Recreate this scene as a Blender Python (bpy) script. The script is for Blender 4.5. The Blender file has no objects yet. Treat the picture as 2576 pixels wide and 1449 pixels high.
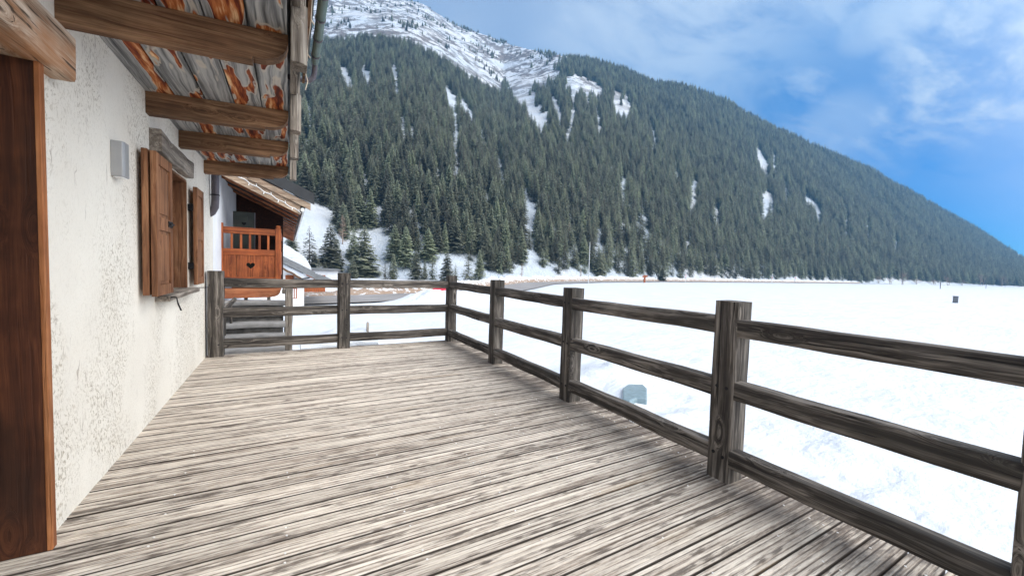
import bpy, math, random
import numpy as np
from mathutils import Vector, Matrix
PI = math.pi
rad = math.radians
scn = bpy.context.scene
col = scn.collection

# ------------------------------------------------------------------ camera
IW, IH = 2576.0, 1449.0            # measuring size of the photograph
F = 994.1
YAW, PITCH, ROLL = .515, -.051, .032
CAM = np.array([1.058, 0, 1.45])
_cy, _sy = math.cos(YAW), math.sin(YAW)
FW = np.array([_sy*math.cos(PITCH), _cy*math.cos(PITCH), math.sin(PITCH)])
_r = np.array([_cy, -_sy, 0]); _u = np.cross(_r, FW)
RT = math.cos(ROLL)*_r+math.sin(ROLL)*_u
UP = -math.sin(ROLL)*_r+math.cos(ROLL)*_u
cd = bpy.data.cameras.new('camera'); cam = bpy.data.objects.new('camera', cd); col.objects.link(cam)
cam.matrix_world = Matrix(((RT[0], UP[0], -FW[0], CAM[0]), (RT[1], UP[1], -FW[1], CAM[1]), (RT[2], UP[2], -FW[2], CAM[2]), (0, 0, 0, 1)))
cd.sensor_width = 36; cd.lens = 36*F/IW; cd.clip_start = .05; cd.clip_end = 9000
scn.camera = cam

def un(x, y, ax, val):
    d = FW+RT*(x-IW/2)/F-UP*(y-IH/2)/F
    return CAM+d*(val-CAM[ax])/d[ax]
def pr(x, y, z):
    dx, dy, dz = x-CAM[0], y-CAM[1], z-CAM[2]
    w = dx*FW[0]+dy*FW[1]+dz*FW[2]
    return (IW/2+F*(dx*RT[0]+dy*RT[1]+dz*RT[2])/w, IH/2-F*(dx*UP[0]+dy*UP[1]+dz*UP[2])/w)

# ------------------------------------------------------------------ world, sun, exposure
SUN_EL, SUN_AZ = rad(42), rad(128)      # azimuth clockwise from +Y
world = bpy.data.worlds.new('World'); scn.world = world; world.use_nodes = True
wt = world.node_tree; wn = wt.nodes; wl = wt.links; wn.clear()
def W(t, **k):
    n = wn.new(t)
    for a, b in k.items(): setattr(n, a, b)
    return n
sky = W('ShaderNodeTexSky', sky_type='NISHITA', sun_disc=False, sun_elevation=SUN_EL, sun_rotation=SUN_AZ, altitude=1500, air_density=1.0, dust_density=.4, ozone_density=2.5)
tc = W('ShaderNodeTexCoord')
def wmath(op, a, b=None, c=None):
    n = W('ShaderNodeMath', operation=op)
    for i, v in enumerate((a, b, c)):
        if v is None: continue
        if isinstance(v, (int, float)): n.inputs[i].default_value = v
        else: wl.new(v, n.inputs[i])
    return n.outputs[0]
def smooth(v, a, b):
    n = W('ShaderNodeMapRange', interpolation_type='SMOOTHSTEP'); wl.new(v, n.inputs[0]); n.inputs[1].default_value = a; n.inputs[2].default_value = b
    return n.outputs[0]
sep = W('ShaderNodeSeparateXYZ'); wl.new(tc.outputs['Generated'], sep.inputs[0])
zc = wmath('ADD', wmath('MAXIMUM', sep.outputs[2], 0), .22)
comb = W('ShaderNodeCombineXYZ'); wl.new(wmath('DIVIDE', sep.outputs[0], zc), comb.inputs[0]); wl.new(wmath('DIVIDE', sep.outputs[1], zc), comb.inputs[1])
def wnoise(scale, detail, rough, off, stretch=(1, 1, 1), dist=0.):
    m = W('ShaderNodeMapping'); wl.new(comb.outputs[0], m.inputs[0]); m.inputs['Location'].default_value = off; m.inputs['Scale'].default_value = stretch
    m.inputs['Rotation'].default_value = (0, 0, .5)
    n = W('ShaderNodeTexNoise'); wl.new(m.outputs[0], n.inputs[0]); n.inputs['Scale'].default_value = scale; n.inputs['Detail'].default_value = detail; n.inputs['Roughness'].default_value = rough
    n.inputs['Distortion'].default_value = dist
    return n.outputs['Fac']
def blob(x, y, lo, hi):          # how near a sky direction is to the one seen at photo pixel (x, y)
    d = FW+RT*(x-IW/2)/F-UP*(y-IH/2)/F; d = d/np.linalg.norm(d)
    n = W('ShaderNodeVectorMath', operation='DOT_PRODUCT'); wl.new(tc.outputs['Generated'], n.inputs[0]); n.inputs[1].default_value = d
    return smooth(n.outputs['Value'], math.cos(rad(hi)), math.cos(rad(lo)))
n1 = wnoise(2.6, 7, .58, (3.1, 1.7, 0), (1, 1.8, 1), .5)
n2 = wnoise(1.1, 3, .5, (7, 2, 0))
n3 = wnoise(3.2, 5, .6, (1.2, 4.4, 0), (1, 2.0, 1), .2)
upper = smooth(sep.outputs[2], .34, .60)
veil = wmath('MULTIPLY', wmath('MULTIPLY', smooth(n2, .32, .62), smooth(n1, .30, .75)), upper)
left = wmath('MULTIPLY', blob(1050, 60, 2, 44), .50)
bigc = wmath('MULTIPLY', wmath('MULTIPLY', blob(2470, 70, 4, 20), smooth(n1, .25, .6)), 1.0)
bigd = wmath('MULTIPLY', wmath('MULTIPLY', blob(1850, 20, 3, 24), smooth(n1, .3, .6)), .75)
small = wmath('MULTIPLY', wmath('MULTIPLY', smooth(n3, .60, .78), smooth(sep.outputs[2], .10, .35)), .45)
wisp = wmath('MULTIPLY', blob(2120, 318, .3, 4.5), .34)
p1 = wmath('MULTIPLY', blob(2175, 82, .2, 2.6), .42)
p2 = wmath('MULTIPLY', blob(2275, 25, .2, 3.2), .45)
cl = veil
for o in (left, bigc, bigd, small):
    cl = wmath('SUBTRACT', wmath('ADD', cl, o), wmath('MULTIPLY', cl, o))
cl = wmath('MULTIPLY', wmath('MINIMUM', wmath('MULTIPLY', cl, .92), .9), wmath('SUBTRACT', 1, wmath('MULTIPLY', blob(2330, 430, 6, 26), .85)))
for o in (wisp, p1, p2, wmath('MULTIPLY', blob(2500, 110, 1, 9), smooth(n3, .35, .65)), wmath('MULTIPLY', wmath('MULTIPLY', blob(2250, 60, 2, 16), smooth(n3, .48, .68)), .5)):
    cl = wmath('SUBTRACT', wmath('ADD', cl, o), wmath('MULTIPLY', cl, o))
hsv = W('ShaderNodeMix', data_type='RGBA', blend_type='MULTIPLY'); hsv.inputs[0].default_value = 1; wl.new(sky.outputs[0], hsv.inputs[6]); hsv.inputs[7].default_value = (.003, .195, .405, 1)
mixc = W('ShaderNodeMix', data_type='RGBA'); wl.new(cl, mixc.inputs[0]); wl.new(hsv.outputs[2], mixc.inputs[6]); mixc.inputs[7].default_value = (2.8, 3.0, 3.15, 1)
dv = W('ShaderNodeVectorMath', operation='DOT_PRODUCT'); wl.new(tc.outputs['Generated'], dv.inputs[0]); dv.inputs[1].default_value = (math.sin(rad(165))*.94, math.cos(rad(165))*.94, .34)
back = wmath('MULTIPLY', smooth(dv.outputs['Value'], .02, .62), wmath('ADD', .72, wmath('MULTIPLY', n1, .3)))  # bright cloud bank added behind the camera, unseen, as soft neutral fill
mixb = W('ShaderNodeMix', data_type='RGBA'); wl.new(back, mixb.inputs[0]); wl.new(mixc.outputs[2], mixb.inputs[6]); mixb.inputs[7].default_value = (7.2, 7.15, 7.0, 1)
bg = W('ShaderNodeBackground'); wl.new(mixb.outputs[2], bg.inputs[0]); bg.inputs[1].default_value = .10
wo = W('ShaderNodeOutputWorld'); wl.new(bg.outputs[0], wo.inputs[0])

sl = bpy.data.lights.new('sun', 'SUN'); sl.energy = 1.9; sl.angle = rad(75); sl.color = (1, .96, .9)
so = bpy.data.objects.new('sun', sl); col.objects.link(so)
sd = Vector((math.sin(SUN_AZ)*math.cos(SUN_EL), math.cos(SUN_AZ)*math.cos(SUN_EL), math.sin(SUN_EL)))
so.rotation_euler = (-sd).to_track_quat('-Z', 'Y').to_euler(); so.location = (30, -20, 60)
vs = scn.view_settings; vs.view_transform = 'Standard'; vs.look = 'None'; vs.gamma = 1; vs.exposure = 2.0

# ------------------------------------------------------------------ material helpers
class M:
    def __init__(s, name):
        s.m = bpy.data.materials.new(name); s.m.use_nodes = True; s.t = s.m.node_tree; s.n = s.t.nodes; s.l = s.t.links
        s.b = s.n['Principled BSDF']; s.out = s.n['Material Output']
        s.b.inputs['Specular IOR Level'].default_value = .3
        tcn = s.n.new('ShaderNodeTexCoord'); s.obj = tcn.outputs['Object']; s.tc = tcn
        oi = s.n.new('ShaderNodeObjectInfo'); s.rnd = oi.outputs['Random']
    def sock(s, v, inp):
        if isinstance(v, (int, float)): inp.default_value = v
        elif isinstance(v, (tuple, list)):
            inp.default_value = tuple(v)+((1,) if len(v) == 3 and inp.type == 'RGBA' else ())
        else: s.l.new(v, inp)
    def math(s, op, a, b=None, c=None, clamp=False):
        n = s.n.new('ShaderNodeMath'); n.operation = op; n.use_clamp = clamp
        for i, v in enumerate((a, b, c)):
            if v is not None: s.sock(v, n.inputs[i])
        return n.outputs[0]
    def vmath(s, op, a, b):
        n = s.n.new('ShaderNodeVectorMath'); n.operation = op; s.sock(a, n.inputs[0])
        if op == 'SCALE': s.sock(b, n.inputs['Scale'])
        else: s.sock(b, n.inputs[1])
        return n.outputs[0]
    def map(s, v, sc=(1, 1, 1), loc=(0, 0, 0), rot=(0, 0, 0)):
        n = s.n.new('ShaderNodeMapping'); s.l.new(v, n.inputs[0]); n.inputs['Scale'].default_value = sc; n.inputs['Location'].default_value = loc; n.inputs['Rotation'].default_value = rot
        return n.outputs[0]
    def noise(s, v, scale=1, detail=4, rough=.5, dist=0, color=False):
        n = s.n.new('ShaderNodeTexNoise'); s.l.new(v, n.inputs[0]); n.inputs['Scale'].default_value = scale; n.inputs['Detail'].default_value = detail; n.inputs['Roughness'].default_value = rough; n.inputs['Distortion'].default_value = dist
        return n.outputs['Color' if color else 'Fac']
    def ramp(s, v, stops, interp='LINEAR'):
        n = s.n.new('ShaderNodeValToRGB'); s.l.new(v, n.inputs[0]); cr = n.color_ramp; cr.interpolation = interp
        while len(cr.elements) < len(stops): cr.elements.new(.5)
        for e, (p, c) in zip(cr.elements, stops):
            e.position = p; e.color = (c, c, c, 1) if isinstance(c, (int, float)) else tuple(c)+(1,)
        return n.outputs[0]
    def rng(s, v, a, b, c=0., d=1., sm=True):
        n = s.n.new('ShaderNodeMapRange'); n.interpolation_type = 'SMOOTHSTEP' if sm else 'LINEAR'; s.l.new(v, n.inputs[0])
        for i, x in enumerate((a, b, c, d)): n.inputs[i+1].default_value = x
        return n.outputs[0]
    def mix(s, f, a, b, blend='MIX'):
        n = s.n.new('ShaderNodeMix'); n.data_type = 'RGBA'; n.blend_type = blend
        s.sock(f, n.inputs[0]); s.sock(a, n.inputs[6]); s.sock(b, n.inputs[7]); return n.outputs[2]
    def hsv(s, c, h=.5, sa=1., v=1.):
        n = s.n.new('ShaderNodeHueSaturation'); s.sock(c, n.inputs['Color']); s.sock(h, n.inputs['Hue']); s.sock(sa, n.inputs['Saturation']); s.sock(v, n.inputs['Value']); return n.outputs[0]
    def bump(s, h, st=.4, dist=.01):
        n = s.n.new('ShaderNodeBump'); s.l.new(h, n.inputs['Height']); n.inputs['Strength'].default_value = st; n.inputs['Distance'].default_value = dist
        s.l.new(n.outputs[0], s.b.inputs['Normal'])
    def done(s, c, rough=.8, metal=0):
        s.sock(c, s.b.inputs['Base Color']); s.sock(rough, s.b.inputs['Roughness']); s.b.inputs['Metallic'].default_value = metal
        return s.m
    def varco(s):
        return s.vmath('ADD', s.obj, s.vmath('SCALE', (37., 17., 53.), s.rnd))
AX = {'x': 0, 'y': 1, 'z': 2}
def sca(ax, along, across):
    v = [across]*3; v[AX[ax]] = along; return tuple(v)
def wood(name, dark, mid, light, ax, crack=.6, knots=.7, rough=.85, fine=1., blotch=(.7, 1.2), stain=None, bump=.8):
    m = M(name); co = m.varco()
    wob = m.vmath('SCALE', m.vmath('SUBTRACT', m.noise(m.map(co, sca(ax, 1.6, 5)), 1, 2, color=True), (.5, .5, .5)), .05)
    c2 = m.vmath('ADD', co, wob)
    vor = m.n.new('ShaderNodeTexVoronoi'); m.l.new(m.map(co, sca(ax, 2.1, 6.5)), vor.inputs[0]); vor.inputs['Scale'].default_value = 1
    kd = vor.outputs['Distance']
    kf = m.rng(kd, .04, .34, 1, 0)                    # near a knot: grain bends round it
    c3 = m.vmath('ADD', c2, m.vmath('SCALE', (.07, .07, .07), kf))
    rings = m.noise(m.map(c3, sca(ax, .9, 26)), 1, 5, .62)
    finen = m.noise(m.map(c3, sca(ax, 4, 190)), 1, 2, .5)
    v = m.math('ADD', m.math('MULTIPLY', rings, .72), m.math('MULTIPLY', finen, .28))
    c = m.ramp(v, [(.35, dark), (.49, mid), (.62, light)])
    bl = m.noise(co, 2.3, 4, .6)
    c = m.hsv(c, .5, 1, m.rng(bl, .3, .7, *blotch))
    if stain:
        st = m.rng(m.noise(m.map(co, sca(ax, .9, 3.5)), 1, 4, .6), .52, .68)
        c = m.mix(m.math('MULTIPLY', st, .75), c, stain)
    cr = m.noise(m.map(c3, sca(ax, .7, 42)), 1, 3, .55)
    crm = m.rng(cr, .33, .40, 1, 0)
    c = m.mix(m.math('MULTIPLY', crm, crack), c, tuple(x*.25 for x in dark))
    km = m.math('MULTIPLY', m.rng(kd, .05, .11, 1, 0), knots)
    c = m.mix(km, c, tuple(x*.4 for x in dark))
    c = m.hsv(c, .5, 1, m.math('ADD', m.math('MULTIPLY', m.rnd, .3), .85))
    m.bump(m.math('SUBTRACT', m.math('MULTIPLY', v, .8), m.math('MULTIPLY', crm, .7)), bump, .006)
    return m.done(c, rough)
def plain(name, c, rough=.6, metal=0, var=.12, scale=6, bump=0.):
    m = M(name); n = m.noise(m.varco(), scale, 5, .6)
    cc = m.hsv(c+(1,) if len(c) == 3 else c, .5, 1, m.rng(n, .3, .7, 1-var, 1+var))
    if bump: m.bump(n, bump, .01)
    return m.done(cc, rough, metal)

GREY = dict(dark=(.085, .068, .055), mid=(.20, .168, .138), light=(.36, .32, .27))
RAIL = dict(dark=(.020, .017, .016), mid=(.068, .058, .050), light=(.25, .22, .19))
BROWN = dict(dark=(.075, .035, .018), mid=(.17, .088, .045), light=(.29, .17, .092))
ORNG = dict(dark=(.13, .026, .008), mid=(.27, .066, .018), light=(.40, .115, .034))
SHUT = dict(dark=(.12, .046, .020), mid=(.23, .098, .044), light=(.34, .17, .085))
MT = {}
for ax in 'xyz':
    MT['rail_'+ax] = wood('weathered_rail_'+ax, ax=ax, crack=.85, stain=(.04, .036, .031), **RAIL)
    MT['grey_'+ax] = wood('grey_wood_'+ax, ax=ax, crack=.7, **GREY)
    MT['brown_'+ax] = wood('brown_beam_'+ax, ax=ax, crack=.35, stain=(.06, .032, .018), **BROWN)
    MT['orng_'+ax] = wood('orange_wood_'+ax, ax=ax, crack=.15, knots=.4, rough=.55, **ORNG)
    MT['shut_'+ax] = wood('shutter_wood_'+ax, ax=ax, crack=.3, knots=.4, rough=.7, **SHUT)
MT['jamb'] = wood('dark_red_brown_wood', (.030, .010, .005), (.062, .020, .009), (.105, .036, .015), 'z', crack=.1, knots=.3, rough=.6, blotch=(.6, 1.3), stain=(.028, .012, .007), bump=.2)
MT['edge'] = wood('orange_edge_wood', (.22, .07, .022), (.36, .13, .045), (.48, .2, .08), 'z', crack=.1, knots=.1, rough=.6)
MT['deepred'] = wood('red_brown_rafter_wood', (.20, .06, .025), (.36, .12, .05), (.48, .20, .09), 'x', crack=.1, knots=.2, rough=.6)  # lightened: snow-lit look of the rafter undersides put into the colour
MT['deepboard'] = wood('dark_roof_boards', (.012, .004, .002), (.028, .008, .004), (.05, .015, .007), 'y', crack=.1, knots=.2, rough=.7)  # near-black: shade in the gaps between rafters put into the colour
MT['tan_x'] = wood('tan_verge_wood', (.20, .13, .085), (.33, .235, .165), (.46, .36, .27), 'x', crack=.3, knots=.5)
MT['log'] = wood('old_lintel_wood', (.20, .11, .065), (.42, .30, .21), (.62, .50, .39), 'y', crack=.9, knots=.9, stain=(.38, .15, .045), blotch=(.75, 1.25), bump=.9)
MT['iron'] = plain('black_iron', (.02, .02, .022), .5, .6)
MT['zinc'] = plain('dark_zinc_pipe', (.11, .10, .115), .45, .3, .2)
MT['green'] = plain('green_grey_gutter', (.13, .185, .17), .5, .2, .15)
MT['lamp'] = plain('grey_lamp_metal', (.38, .38, .38), .5, .3, .05)
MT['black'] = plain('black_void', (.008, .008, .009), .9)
MT['blackmetal'] = plain('black_roof_metal', (.035, .037, .04), .6, .1)
MT['grymetal'] = plain('grey_roof_metal', (.16, .165, .17), .6, .1)
MT['cord'] = plain('cream_cord', (.65, .55, .42), .6)
MT['white'] = plain('white_paint', (.8, .8, .79), .6, 0, .05)
MT['red'] = plain('red_paint', (.55, .02, .04), .35)
MT['darkgreen'] = plain('dark_green_shutter', (.035, .042, .036), .5, 0, .2)
MT['rust'] = plain('rust_orange_wood', (.33, .09, .028), .7, 0, .3, 14)
MT['bark'] = plain('bark', (.09, .065, .05), .9, 0, .3, 20)
MT['pole'] = plain('pale_pole_paint', (.62, .62, .6), .5)
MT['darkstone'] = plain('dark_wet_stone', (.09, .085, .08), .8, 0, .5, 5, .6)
MT['screw'] = plain('pale_screw', (.75, .73, .7), .4, .2)

def mat_stucco():
    m = M('rough_cream_stucco'); co = m.obj
    big = m.noise(co, .9, 4, .6)
    base = m.ramp(big, [(.3, (.735, .685, .60)), (.7, (.82, .78, .695))])
    wv = m.vmath('ADD', co, m.vmath('SCALE', m.vmath('SUBTRACT', m.noise(co, 5, 3, color=True), (.5, .5, .5)), .16))
    dens = m.rng(m.noise(m.map(co, (1, .9, .45)), 1.9, 3, .6), .36, .64)
    sp = m.noise(m.map(wv, (40, 66, 40)), 1, 5, .74)
    spm = m.math('MULTIPLY', m.rng(sp, .51, .60), m.rng(dens, 0, 1, .10, .9))
    st = m.noise(m.map(wv, (12, 40, 3.4)), 1, 4, .6)
    stm = m.math('MULTIPLY', m.rng(st, .62, .70), m.rng(m.noise(m.map(co, (1, 1, .6), (4, 2, 1)), 2.4, 3), .50, .64))
    c = m.mix(m.math('MULTIPLY', spm, .78), base, (.30, .24, .16))
    c = m.mix(m.math('MULTIPLY', stm, .60), c, (.30, .235, .19))
    grain = m.noise(co, 85, 6, .75)
    h = m.math('ADD', m.math('MULTIPLY', grain, .55), m.math('MULTIPLY', m.noise(m.map(wv, (26, 34, 24)), 1, 5, .7), .8))
    m.bump(m.math('SUBTRACT', h, m.math('MULTIPLY', spm, .3)), .42, .010)
    return m.done(c, .95)
MT['stucco'] = mat_stucco()
def mat_render(name, c1, c2):
    m = M(name); n = m.noise(m.obj, 2.5, 6, .65)
    m.bump(n, .3, .02); return m.done(m.ramp(n, [(.3, c1), (.7, c2)]), .9)
MT['whitewall'] = mat_render('white_render', (.62, .65, .70), (.78, .80, .83))
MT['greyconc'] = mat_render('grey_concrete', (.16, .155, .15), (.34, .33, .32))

def mat_deck():
    m = M('grooved_deck_wood'); co = m.obj
    s = m.n.new('ShaderNodeSeparateXYZ'); m.l.new(co, s.inputs[0]); x, y, z = s.outputs
    bi = m.math('FLOOR', m.math('DIVIDE', y, .1430))
    wn_ = m.n.new('ShaderNodeTexWhiteNoise'); wn_.noise_dimensions = '1D'; m.l.new(bi, wn_.inputs['W']); br = wn_.outputs['Value']
    cb = m.n.new('ShaderNodeCombineXYZ'); m.l.new(m.math('ADD', x, m.math('MULTIPLY', br, 31.)), cb.inputs[0]); m.l.new(y, cb.inputs[1]); m.l.new(br, cb.inputs[2]); cv = cb.outputs[0]
    wob = m.vmath('ADD', cv, m.vmath('SCALE', m.vmath('SUBTRACT', m.noise(m.map(cv, (3, 9, 3)), 1, 3, color=True), (.5, .5, .5)), .022))
    streak = m.noise(m.map(wob, (1.0, 50, 1)), 1, 4, .6)
    dash = m.noise(m.map(wob, (9, 110, 1)), 1, 4, .75)
    v = m.math('ADD', m.math('MULTIPLY', streak, .6), m.math('MULTIPLY', dash, .4))
    c = m.ramp(v, [(.33, (.12, .088, .064)), (.41, (.34, .272, .212)), (.475, (.56, .475, .39)), (.59, (.80, .71, .595))])
    # dirt settles in the grooves
    g = m.math('FRACT', m.math('DIVIDE', y, .1430/5))
    gd = m.math('ABSOLUTE', m.math('SUBTRACT', g, .5))
    gi = m.math('FLOOR', m.math('DIVIDE', y, .1430/5)); cg = m.n.new('ShaderNodeCombineXYZ'); m.l.new(m.math('MULTIPLY', x, .5), cg.inputs[0]); m.l.new(m.math('MULTIPLY', gi, 7.31), cg.inputs[1]); m.l.new(br, cg.inputs[2])
    rid = m.noise(cg.outputs[0], 2.2, 4, .7)
    c = m.mix(m.rng(m.math('ADD', m.math('MULTIPLY', rid, .62), m.math('MULTIPLY', m.noise(m.map(cv, (6, 70, 1)), 1, 4, .7), .38)), .39, .485, .95, 0), c, (.13, .102, .082))
    gm = m.rng(gd, .30, .42)
    pat = m.noise(m.map(co, (1, 1.6, 1)), .9, 4, .6)
    gdirt = m.math('MULTIPLY', gm, m.rng(m.noise(m.map(cv, (2.2, 14, 1)), 1, 4, .7), .36, .62, .22, .95))
    c = m.mix(m.math('MULTIPLY', gdirt, .92), c, (.07, .05, .037))
    yb = m.math('ABSOLUTE', m.math('SUBTRACT', m.math('FRACT', m.math('DIVIDE', y, .1430)), .5)); c = m.mix(m.rng(yb, .435, .462, 0, .92), c, (.03, .02, .015))
    # worn and damp areas
    wear = m.rng(m.noise(m.map(co, (.8, 2.2, 1)), 1.1, 5, .65), .50, .72)
    c = m.mix(m.math('MULTIPLY', wear, .34), c, m.mix(.62, c, (.085, .062, .045)))
    ochre = m.rng(m.noise(m.map(cv, (.7, 7, 1), (4, 3, 0)), 1, 3, .6), .60, .72)
    c = m.mix(m.math('MULTIPLY', ochre, .30), c, (.34, .22, .10))
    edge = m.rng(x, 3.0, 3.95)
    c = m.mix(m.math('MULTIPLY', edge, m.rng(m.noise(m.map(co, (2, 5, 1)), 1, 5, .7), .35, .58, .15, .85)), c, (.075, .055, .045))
    # knots
    vor = m.n.new('ShaderNodeTexVoronoi'); m.l.new(m.map(cv, (2.6, 7.2, 1)), vor.inputs[0]); vor.inputs['Scale'].default_value = 1
    km = m.rng(vor.outputs['Distance'], .05, .12, 1, 0)
    c = m.mix(m.math('MULTIPLY', km, .75), c, (.06, .04, .03))
    c = m.hsv(c, .5, .9, m.math('ADD', m.math('MULTIPLY', br, .20), .83))
    m.bump(m.math('SUBTRACT', v, m.math('MULTIPLY', km, .4)), .5, .004)
    return m.done(c, .75)
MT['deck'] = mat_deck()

def mat_soffit():
    m = M('old_barn_boards'); co0 = m.obj
    s = m.n.new('ShaderNodeSeparateXYZ'); m.l.new(co0, s.inputs[0])
    bi = m.math('FLOOR', m.math('DIVIDE', m.math('ADD', s.outputs[0], .02), .215))
    co = m.vmath('ADD', co0, m.vmath('SCALE', (1.3, 7.7, 3.1), bi))
    wob = m.vmath('ADD', co, m.vmath('SCALE', m.vmath('SUBTRACT', m.noise(m.map(co, (6, 2.2, 3)), 1, 2, color=True), (.5, .5, .5)), .06))
    rings = m.noise(m.map(wob, (34, .8, 3)), 1, 5, .6)
    c = m.ramp(rings, [(.30, (.05, .05, .053)), (.44, (.17, .172, .175)), (.56, (.36, .36, .355)), (.72, (.52, .51, .49))])
    pn = m.noise(m.map(m.vmath('ADD', co, m.vmath('SCALE', m.noise(m.map(co, (9, 3, 1)), 1, 3, color=True), .10)), (6.5, 1.15, 1), (2, 1, 0)), 1, 2, .5)
    fx = m.math('FRACT', m.math('DIVIDE', m.math('ADD', s.outputs[0], .02), .215)); pn = m.math('SUBTRACT', pn, m.rng(m.math('ABSOLUTE', m.math('SUBTRACT', fx, .5)), .25, .5, -.03, .12))
    pm = m.rng(pn, .52, .54)
    hue = m.noise(m.map(wob, (26, 2.2, 1)), 1, 4, .6)
    oc = m.ramp(hue, [(.34, (.05, .009, .004)), (.46, (.20, .035, .010)), (.56, (.48, .155, .045)), (.68, (.80, .54, .30))])
    c = m.mix(pm, c, oc)
    rim = m.math('MULTIPLY', m.rng(pn, .495, .515), m.rng(pn, .535, .515))
    c = m.mix(m.math('MULTIPLY', rim, .8), c, (.56, .50, .42))
    m.bump(rings, .6, .006)
    return m.done(c, .8)
MT['soffit'] = mat_soffit()

def mat_snow(rocky=False):
    m = M('mountain_snow' if rocky else 'snow'); co = m.obj
    n = m.noise(co, .35 if not rocky else .02, 5, .6)
    c = m.ramp(n, [(.3, (.575, .60, .635)), (.7, (.66, .68, .705))])
    if rocky:
        c = m.mix(m.rng(m.noise(m.map(co, (.012, .012, .02), (5, 1, 0)), 1, 5, .6), .42, .58), c, (.52, .575, .64))  # blue-grey patches: snow out of the sun, its shade put into the colour
        geo = m.n.new('ShaderNodeNewGeometry'); s = m.n.new('ShaderNodeSeparateXYZ'); m.l.new(geo.outputs['Normal'], s.inputs[0])
        sp = m.n.new('ShaderNodeSeparateXYZ'); m.l.new(co, sp.inputs[0])
        rn = m.noise(m.map(co, (.055, .055, .018)), 1, 9, .74, .2)
        reg = m.noise(m.map(co, (.008, .008, .014), (3, 0, 0)), 1, 3, .5)
        hi = m.rng(sp.outputs[2], 120, 300)
        th = m.math('MULTIPLY', m.rng(reg, .28, .48), m.rng(rn, .465, .52))
        c = m.mix(m.math('MULTIPLY', m.math('MULTIPLY', th, hi), .97), c, m.ramp(m.noise(co, .2, 4), [(.3, (.075, .066, .064)), (.7, (.20, .17, .155))]))
        m.bump(m.noise(co, .06, 8, .7), .8, 8)
    else:
        h = m.math('ADD', m.math('ADD', m.noise(m.map(co, (1.4, 2.2, 2)), 1, 7, .6), m.math('MULTIPLY', m.noise(m.map(co, (.12, .30, 1)), 1, 5, .6), 3.0)), m.math('MULTIPLY', m.noise(co, 9, 4, .6), .05))
        m.bump(h, .45, .3)
    m.b.inputs['Specular IOR Level'].default_value = .2
    return m.done(c, .7)
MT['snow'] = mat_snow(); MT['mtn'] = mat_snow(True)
def mat_berm():
    m = M('dirty_ploughed_snow'); co = m.obj
    s = m.n.new('ShaderNodeSeparateXYZ'); m.l.new(co, s.inputs[0])
    n = m.noise(m.map(co, (1.1, 1.1, 2.6)), 1, 7, .75)
    low = m.rng(s.outputs[2], -1.0, -2.5, .0, .16)
    c = m.mix(m.rng(m.math('ADD', n, low), .54, .62), (.70, .72, .74), (.30, .22, .165))
    m.bump(m.noise(co, 2.5, 7, .65), .8, .3); return m.done(c, .85)
MT['berm'] = mat_berm()
def mat_road():
    m = M('wet_salted_asphalt'); n = m.noise(m.map(m.obj, (.3, 1, 1)), 1, 6, .6)
    return m.done(m.ramp(n, [(.35, (.20, .19, .185)), (.65, (.33, .31, .30))]), .8)
MT['road'] = mat_road()
def mat_spruce(name, a, b, c_):
    m = M(name); co = m.obj
    n = m.noise(co, 9, 4, .7)
    c = m.ramp(n, [(.3, a), (.5, b), (.72, c_)])
    c = m.hsv(c, m.math('ADD', m.math('MULTIPLY', m.rnd, .035), .485), m.math('ADD', m.math('MULTIPLY', m.rnd, .35), .72), m.math('ADD', m.math('MULTIPLY', m.rnd, 1.1), .5))
    m.done(c, .8)
    tr = m.n.new('ShaderNodeBsdfTranslucent'); m.l.new(c, tr.inputs[0]); mx = m.n.new('ShaderNodeMixShader'); mx.inputs[0].default_value = .32
    m.l.new(m.b.outputs[0], mx.inputs[1]); m.l.new(tr.outputs[0], mx.inputs[2]); m.l.new(mx.outputs[0], m.out.inputs[0])
    return m.m
MT['spruce'] = mat_spruce('spruce_needles', (.115, .128, .092), (.21, .225, .155), (.35, .355, .235))
MT['larch'] = plain('bare_larch_twigs', (.30, .22, .17), .9, 0, .25, 4)
MT['ice'] = plain('blue_grey_ice', (.20, .27, .30), .25, 0, .12, 5, .4)

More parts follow.
